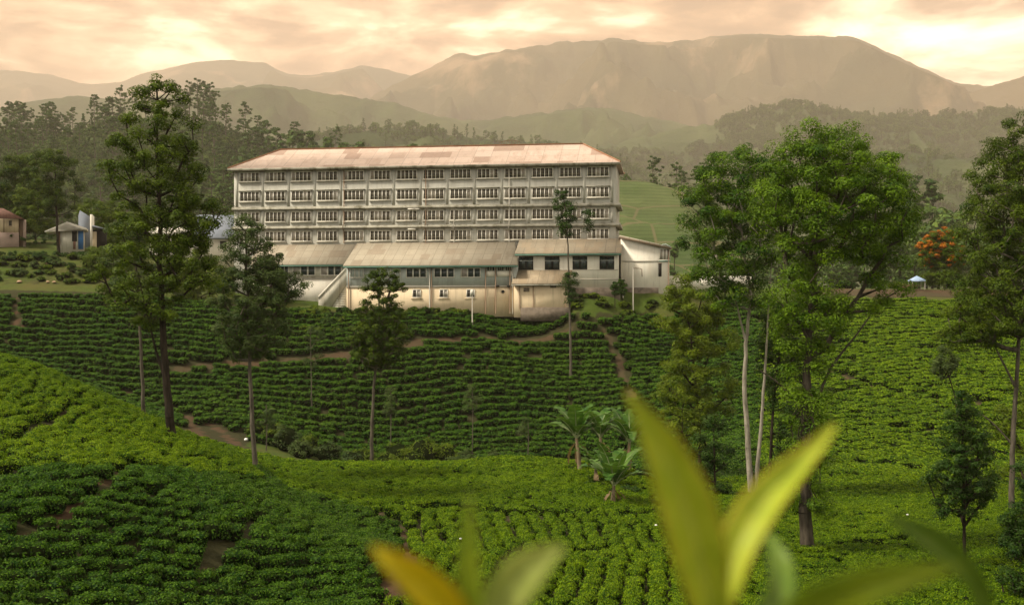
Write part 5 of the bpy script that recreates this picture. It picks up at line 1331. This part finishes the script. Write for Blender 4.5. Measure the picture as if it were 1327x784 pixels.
for px, pt, kd, d in ((318,171,'pine',520),(337,162,'euc',520),(358,166,'euc',510),(366,180,'pine',500),(379,168,'pine',500),(388,169,'pine',505),(398,172,'euc',500),(407,181,'pine',500),(425,177,'pine',490),(446,183,'pine',480),(467,182,'pine',470),(330,190,'round',480),(535,185,'pine',440)):
    plant(kd, px, pt, None, d*1.7, lambda x, y: np.maximum(zL(x, y), 12.0), 'dark tree peeping over the left part of the factory roof', 'trees behind the roof')
tz = lambda x, y: zT(x, y)
for px, pt, kd, d, wd, lb in ((848,203,'euc',420,1.0,'lone round topped tree on the brow of the pale green hillside'),(866,226,'round',425,.8,None),(877,211,'euc',420,1.1,None),(884,222,'euc',412,1.1,None),(902,216,'euc',415,1.1,None),(893,240,'round',400,.9,None),(912,240,'round',395,.9,None),(812,222,'round',410,.5,None),(806,226,'round',405,.5,None),
                          (874,314,'pine',300,.9,None),(855,317,'pine',310,.9,None),(925,262,'round',380,.9,None)):
    plant(kd, px, pt, None, d*1.5, tz, lb or 'hazy tree on the edge of the pale green hillside', None if lb else 'trees of the pale hillside', wd)
for px, pt, kd, d in ((1180,226,'euc',360),(1190,240,'round',350),(1208,232,'pine',360),(1238,254,'roundlt',330),(1225,262,'roundlt',325),(1250,250,'roundlt',340),(1140,290,'round',270),(1160,285,'round',290),(1175,296,'roundlt',280),(1200,275,'round',310),(1225,290,'round',290),(1120,300,'round',260),(1100,320,'round',250),(1185,322,'round',240),(1240,310,'round',240),(1080,330,'round',245),(1040,300,'round',280),(1010,320,'round',280),(950,330,'round',270),(975,340,'round',250),(1290,290,'round',280),(1320,270,'round',300)):
    plant(kd, px, pt, None, d*1.5, None, 'hazy tree in the hollow beyond the dirt road', 'trees beyond the road')
protos = []
for k, (kd, px, d) in enumerate((('round', 60, 700), ('roundlt', 130, 720), ('round', 180, 740), ('roundlt', 30, 730), ('euc', 110, 860), ('pine', 155, 820))):
    x = (px - CX)/F*d; g = float(zL(np.array([x]), np.array([d]))[0]); me, H_ = FT[kd][k % 3]
    o = link(NM[kd], me, None, (x, d, g - 0.5), k); s = 22.0/H_*(1.5 if kd == 'euc' else 1); o.scale = (s, s, s)
    tag(o, 'tree standing in front of the wood on the left hillside', 'tree', 'trees before the left wood'); protos.append(o)
def wood(name, label, n, pxr, dr, zf, smin, smax, pick, seed, cond=None):
    rng = np.random.default_rng(seed); d = rng.uniform(*dr, n); px = rng.uniform(*pxr, n); x = (px - CX)/F*d; z = zf(x, d)
    k = z > -18
    if cond is not None: k &= cond(px, d, x, z)
    x, d, z = x[k], d[k], z[k]; m = len(x); s = rng.uniform(smin, smax, m)
    o = gn_scatter(name, np.stack([x, d, z - 0.6], -1), np.stack([rng.normal(size=m)*0.04, rng.normal(size=m)*0.04, rng.uniform(0, 6.28, m)], -1),
                   np.stack([s*rng.uniform(0.85, 1.2, m), s*rng.uniform(0.85, 1.2, m), s], -1), rng.choice(pick, m), protos)
    return tag(o, label, 'woodland', kind='stuff')
wood('woodland', 'dense mixed wood covering the hill on the left', 5200, (-330, 640), (520, 1110), zL, 0.75, 1.7, [0, 1, 2, 3, 0, 1, 2, 3, 4, 5], 5)
wood('woodland', 'distant trees bristling along the ridges on the right', 9000, (620, 1500), (1080*FARS, 1400*FARS), zR, 0.9, 2.0, [0, 1, 2, 3, 5], 6, lambda px, d, x, z: fbm(x*0.0022, d*0.0022, 4, 91) > 0.47)
wood('woodland', 'misty trees scattered over the low valley hill', 4500, (330, 1500), (560*FARS, 960*FARS), zV, 0.8, 1.8, [0, 1, 2, 3, 5], 7, lambda px, d, x, z: fbm(x*0.003, d*0.003, 4, 92) > 0.46)
wood('woodland', 'dense trees in the hollow right of the pale green hillside', 700, (900, 1500), (300, 640), lambda x, y: gz(x, y)*0 - 18, 1.0, 1.9, [0, 1, 2, 3], 8)

# ------------------------------------------------------------------ tea shoots close to the lens
def shoot_leaf_mat(name, c0, c1, edge, vein):
    m, nt, out = newmat(name)
    tcn = N(nt, 'ShaderNodeUVMap'); sp = N(nt, 'ShaderNodeSeparateXYZ'); nt.links.new(tcn.outputs[0], sp.inputs[0])
    n = noise(nt, 60, 4, 0.6)
    c = mixc(nt, ramp(nt, n, [(0.3, (0,0,0)), (0.7, (1,1,1))]), c0, c1)
    ed = math_(nt, 'ABSOLUTE', math_(nt, 'SUBTRACT', sp.outputs[0], 0.5))
    c = mixc(nt, ramp(nt, ed, [(0.40, (0,0,0)), (0.5, (0.8,)*3)]), c, edge)
    c = mixc(nt, ramp(nt, ed, [(0.0, (0.8,)*3), (0.06, (0,0,0))]), c, vein)
    wv = N(nt, 'ShaderNodeTexWave'); wv.inputs['Scale'].default_value = 6; nt.links.new(tcn.outputs[0], wv.inputs['Vector'])
    b = N(nt, 'ShaderNodeBsdfPrincipled'); nt.links.new(c, b.inputs['Base Color']); b.inputs['Roughness'].default_value = 0.45; b.inputs['Specular IOR Level'].default_value = 0.3
    t = N(nt, 'ShaderNodeBsdfTranslucent'); nt.links.new(c, t.inputs[0])
    mx = N(nt, 'ShaderNodeMixShader'); mx.inputs[0].default_value = 0.45
    nt.links.new(b.outputs[0], mx.inputs[1]); nt.links.new(t.outputs[0], mx.inputs[2]); nt.links.new(mx.outputs[0], out.inputs[0]); return m
LM_y = shoot_leaf_mat('fresh_tea_leaf', (0.40, 0.49, 0.03), (0.54, 0.58, 0.05), (0.50, 0.34, 0.02), (0.52, 0.56, 0.12))
LM_o = shoot_leaf_mat('yellowed_tea_leaf', (0.58, 0.50, 0.010), (0.72, 0.60, 0.016), (0.36, 0.14, 0.008), (0.34, 0.27, 0.03))
LM_p = shoot_leaf_mat('pale_tea_leaf', (0.36, 0.43, 0.08), (0.48, 0.52, 0.13), (0.26, 0.26, 0.04), (0.32, 0.36, 0.13))
LM_g = shoot_leaf_mat('green_tea_leaf', (0.24, 0.33, 0.016), (0.38, 0.45, 0.022), (0.12, 0.17, 0.02), (0.24, 0.30, 0.08))
LM_d = shoot_leaf_mat('dark_tea_leaf', (0.13, 0.22, 0.02), (0.20, 0.29, 0.03), (0.05, 0.10, 0.02), (0.09, 0.15, 0.04))
M_stem = mat_plain('tea_stem', (0.14, 0.20, 0.03), 0.6, 0.2, 40)
def shoot_leaf(parent, org, path, mat, roll=0.0, cup=0.25, label=None):
    """path rows: px, py, distance, width in px; the blade is a curved folded sheet with thickness"""
    path = np.array(path, float); n = 22
    s = np.linspace(0, 1, len(path)); t = np.linspace(0, 1, n)
    def sm(col):
        y = np.interp(t, s, col)
        for _ in range(3):
            p = np.pad(y, 1, mode='edge'); y2 = (p[:-2] + 2*p[1:-1] + p[2:])/4; y2[0] = y[0]; y2[-1] = y[-1]; y = y2
        return y
    px, py, dd, ww = sm(path[:, 0]), sm(path[:, 1]), sm(path[:, 2]), sm(path[:, 3])
    C = np.stack([(px - CX)/F*dd, dd, (HZ - py)/F*dd], -1); wd = ww/F*dd
    T = unit(np.gradient(C, axis=0)); nf = np.tile(np.array([0.0, -1.0, 0.15]), (n, 1))
    S = unit(np.cross(T, nf)); Nn = unit(np.cross(S, T))
    if roll: S, Nn = S*math.cos(roll) + Nn*math.sin(roll), Nn*math.cos(roll) - S*math.sin(roll)
    us = np.linspace(-1, 1, 9); V = []; UV = []
    for i in range(n):
        for u in us:
            wob = 0.03*math.sin(i*1.7 + u*3)*wd[i]
            V.append(C[i] + S[i]*wd[i]*0.5*u + Nn[i]*(abs(u)**1.4*wd[i]*cup + wob)); UV.append((0.5 + 0.5*u, t[i]))
    V = np.array(V) - org; m = len(us); idx = np.arange(n*m).reshape(n, m)
    q = np.stack([idx[:-1, :-1], idx[:-1, 1:], idx[1:, 1:], idx[1:, :-1]], -1).reshape(-1, 4)
    me = mesh_np('shoot_leaf_mesh', V, q, [mat], True)
    uvl = me.uv_layers.new(name='UVMap'); li = np.empty(len(me.loops), np.int32); me.loops.foreach_get('vertex_index', li)
    uvl.data.foreach_set('uv', np.array(UV, np.float32)[li].ravel())
    o = link('leaf', me, parent); md = o.modifiers.new('thickness', 'SOLIDIFY'); md.thickness = 0.0004
    if label: o['label'] = label
    return o
def shoot(px, py, d, label, leaves, foot):
    org = P(px, py, d); root = empty('tea_shoot', tuple(org), 0, label, 'tea shoot')
    ft = np.array(foot, float); ft[2] = float(gz(ft[0], ft[1])) - 0.03
    mid = (org + ft)/2 + np.array([0.02, 0.03, 0.1])
    MB().tube([np.zeros(3), (mid - org)*0.3 + np.array([0, 0.01, -0.02]), mid - org, ft - org], [0.0014, 0.0022, 0.005, 0.012], 7).build('stem', M_stem, root, smooth=True)
    for lf in leaves:
        kw = dict(lf[2]) if len(lf) > 2 else {}
        shoot_leaf(root, org, lf[0], lf[1], **kw)
    return root
shoot(932, 850, 0.50, 'tall tea shoot with two long pointed leaves close to the camera, right of centre', [
    ([(932,850,.50,14),(922,800,.50,40),(911,740,.495,66),(897,680,.49,76),(876,620,.485,66),(848,562,.48,42),(826,528,.475,16),(813,508,.475,3)], LM_y, dict(cup=0.22)),
    ([(934,850,.50,14),(938,790,.50,26),(946,735,.505,44),(968,680,.51,52),(1002,635,.52,44),(1040,598,.53,28),(1070,566,.535,14),(1083,550,.54,3)], LM_y, dict(cup=0.35, roll=0.35)),
    ([(940,852,.52,14),(985,800,.56,30),(1012,770,.58,40),(1012,730,.60,34),(1003,705,.61,16),(996,690,.62,3)], LM_d, dict(cup=0.2)),
    ([(945,856,.44,16),(1000,812,.42,44),(1060,778,.41,62),(1120,755,.40,54),(1180,742,.40,36),(1225,736,.40,14),(1250,733,.40,3)], LM_g, dict(cup=0.2, roll=-0.3)),
   ], (0.05, 0.62, 0))
shoot(632, 850, 0.46, 'short tea shoot with one yellowed and one pale leaf, left of the tall shoot', [
    ([(628,850,.46,12),(600,815,.455,42),(572,778,.45,56),(540,748,.445,50),(510,728,.44,32),(492,715,.44,14),(482,708,.44,3)], LM_o, dict(cup=0.22)),
    ([(632,850,.46,12),(624,800,.46,32),(617,755,.46,34),(613,715,.46,26),(611,675,.46,14),(609,642,.46,3)], LM_g, dict(cup=0.5, roll=0.5)),
    ([(634,850,.46,12),(638,812,.46,34),(652,775,.46,58),(678,742,.46,58),(704,722,.46,34),(722,712,.46,16),(732,708,.46,3)], LM_p, dict(cup=0.15)),
   ], (-0.04, 0.60, 0))
shoot(1290, 850, 0.62, 'dim blurred tea shoot low at the right, behind the big drooping leaf', [
    ([(1288,840,.62,10),(1278,790,.62,20),(1262,748,.61,26),(1232,716,.60,32),(1200,694,.59,30),(1170,678,.585,16),(1150,668,.58,3)], LM_d, dict(cup=0.2)),
   ], (0.30, 0.74, 0))
# the tea bush the shoots belong to, just under the frame
for k, (x, y, s) in enumerate(((0.02, 1.05, 0.9), (0.75, 1.35, 0.9), (-0.8, 1.3, 0.9))):
    o = link('tea_bush', BUSH_NEAR[k], None, (x, y, float(gz(x, y)) - 0.05), k*1.3); o.scale = (s, s, s*0.9)
    tag(o, 'tea bush directly below the camera with fresh shoots', 'tea bush', 'tea bushes below the camera')
# ---- scraps of white sacking and the like, a few pixels each
M_scrap = mat_plain('white_plastic', (0.80, 0.78, 0.72), 0.5, 0.1, 6)
for k, (px, py, s, lb) in enumerate(((319,571,0.26,'white sack lying on the bare bank behind the hill crest'), (533,697,0.07,'small white scrap on the curved dirt path'), (597,699,0.075,'small white scrap caught on the tea beside the upright shoot leaf'), (850,682,0.075,'small white scrap on the tea left of the tall shoot'), (1176,668,0.075,'small white scrap on the tea of the bright field at the right'))):
    h = hit(px, py, 24, 0.0 if k < 2 else CAN)
    if h is None: continue
    rng = np.random.default_rng(k); v, q = blob(s, s*0.7, s*0.5, rng, 9, 6)
    o = link('white_scrap' if k else 'white_sack', mesh_np('scrap_mesh', v, q, [M_scrap], True), None, (h[0], h[1], h[2] + (0 if k < 2 else CAN)))
    tag(o, lb, 'litter' if k else 'sack')
# ------------------------------------------------------------------ the hazy air
hz = MB().box(-22000, 22000, -2500, 22000, -60, 2850)
m, nt, out = newmat('haze_air')
pv = N(nt, 'ShaderNodeVolumePrincipled'); pv.inputs['Density'].default_value = 0.000105
pv.inputs['Color'].default_value = rgb(0.80, 0.675, 0.555); pv.inputs['Anisotropy'].default_value = 0.1
nt.links.new(pv.outputs[0], out.inputs['Volume'])
tag(hz.build('haze', m), 'warm evening haze filling the valley', 'haze', kind='stuff')
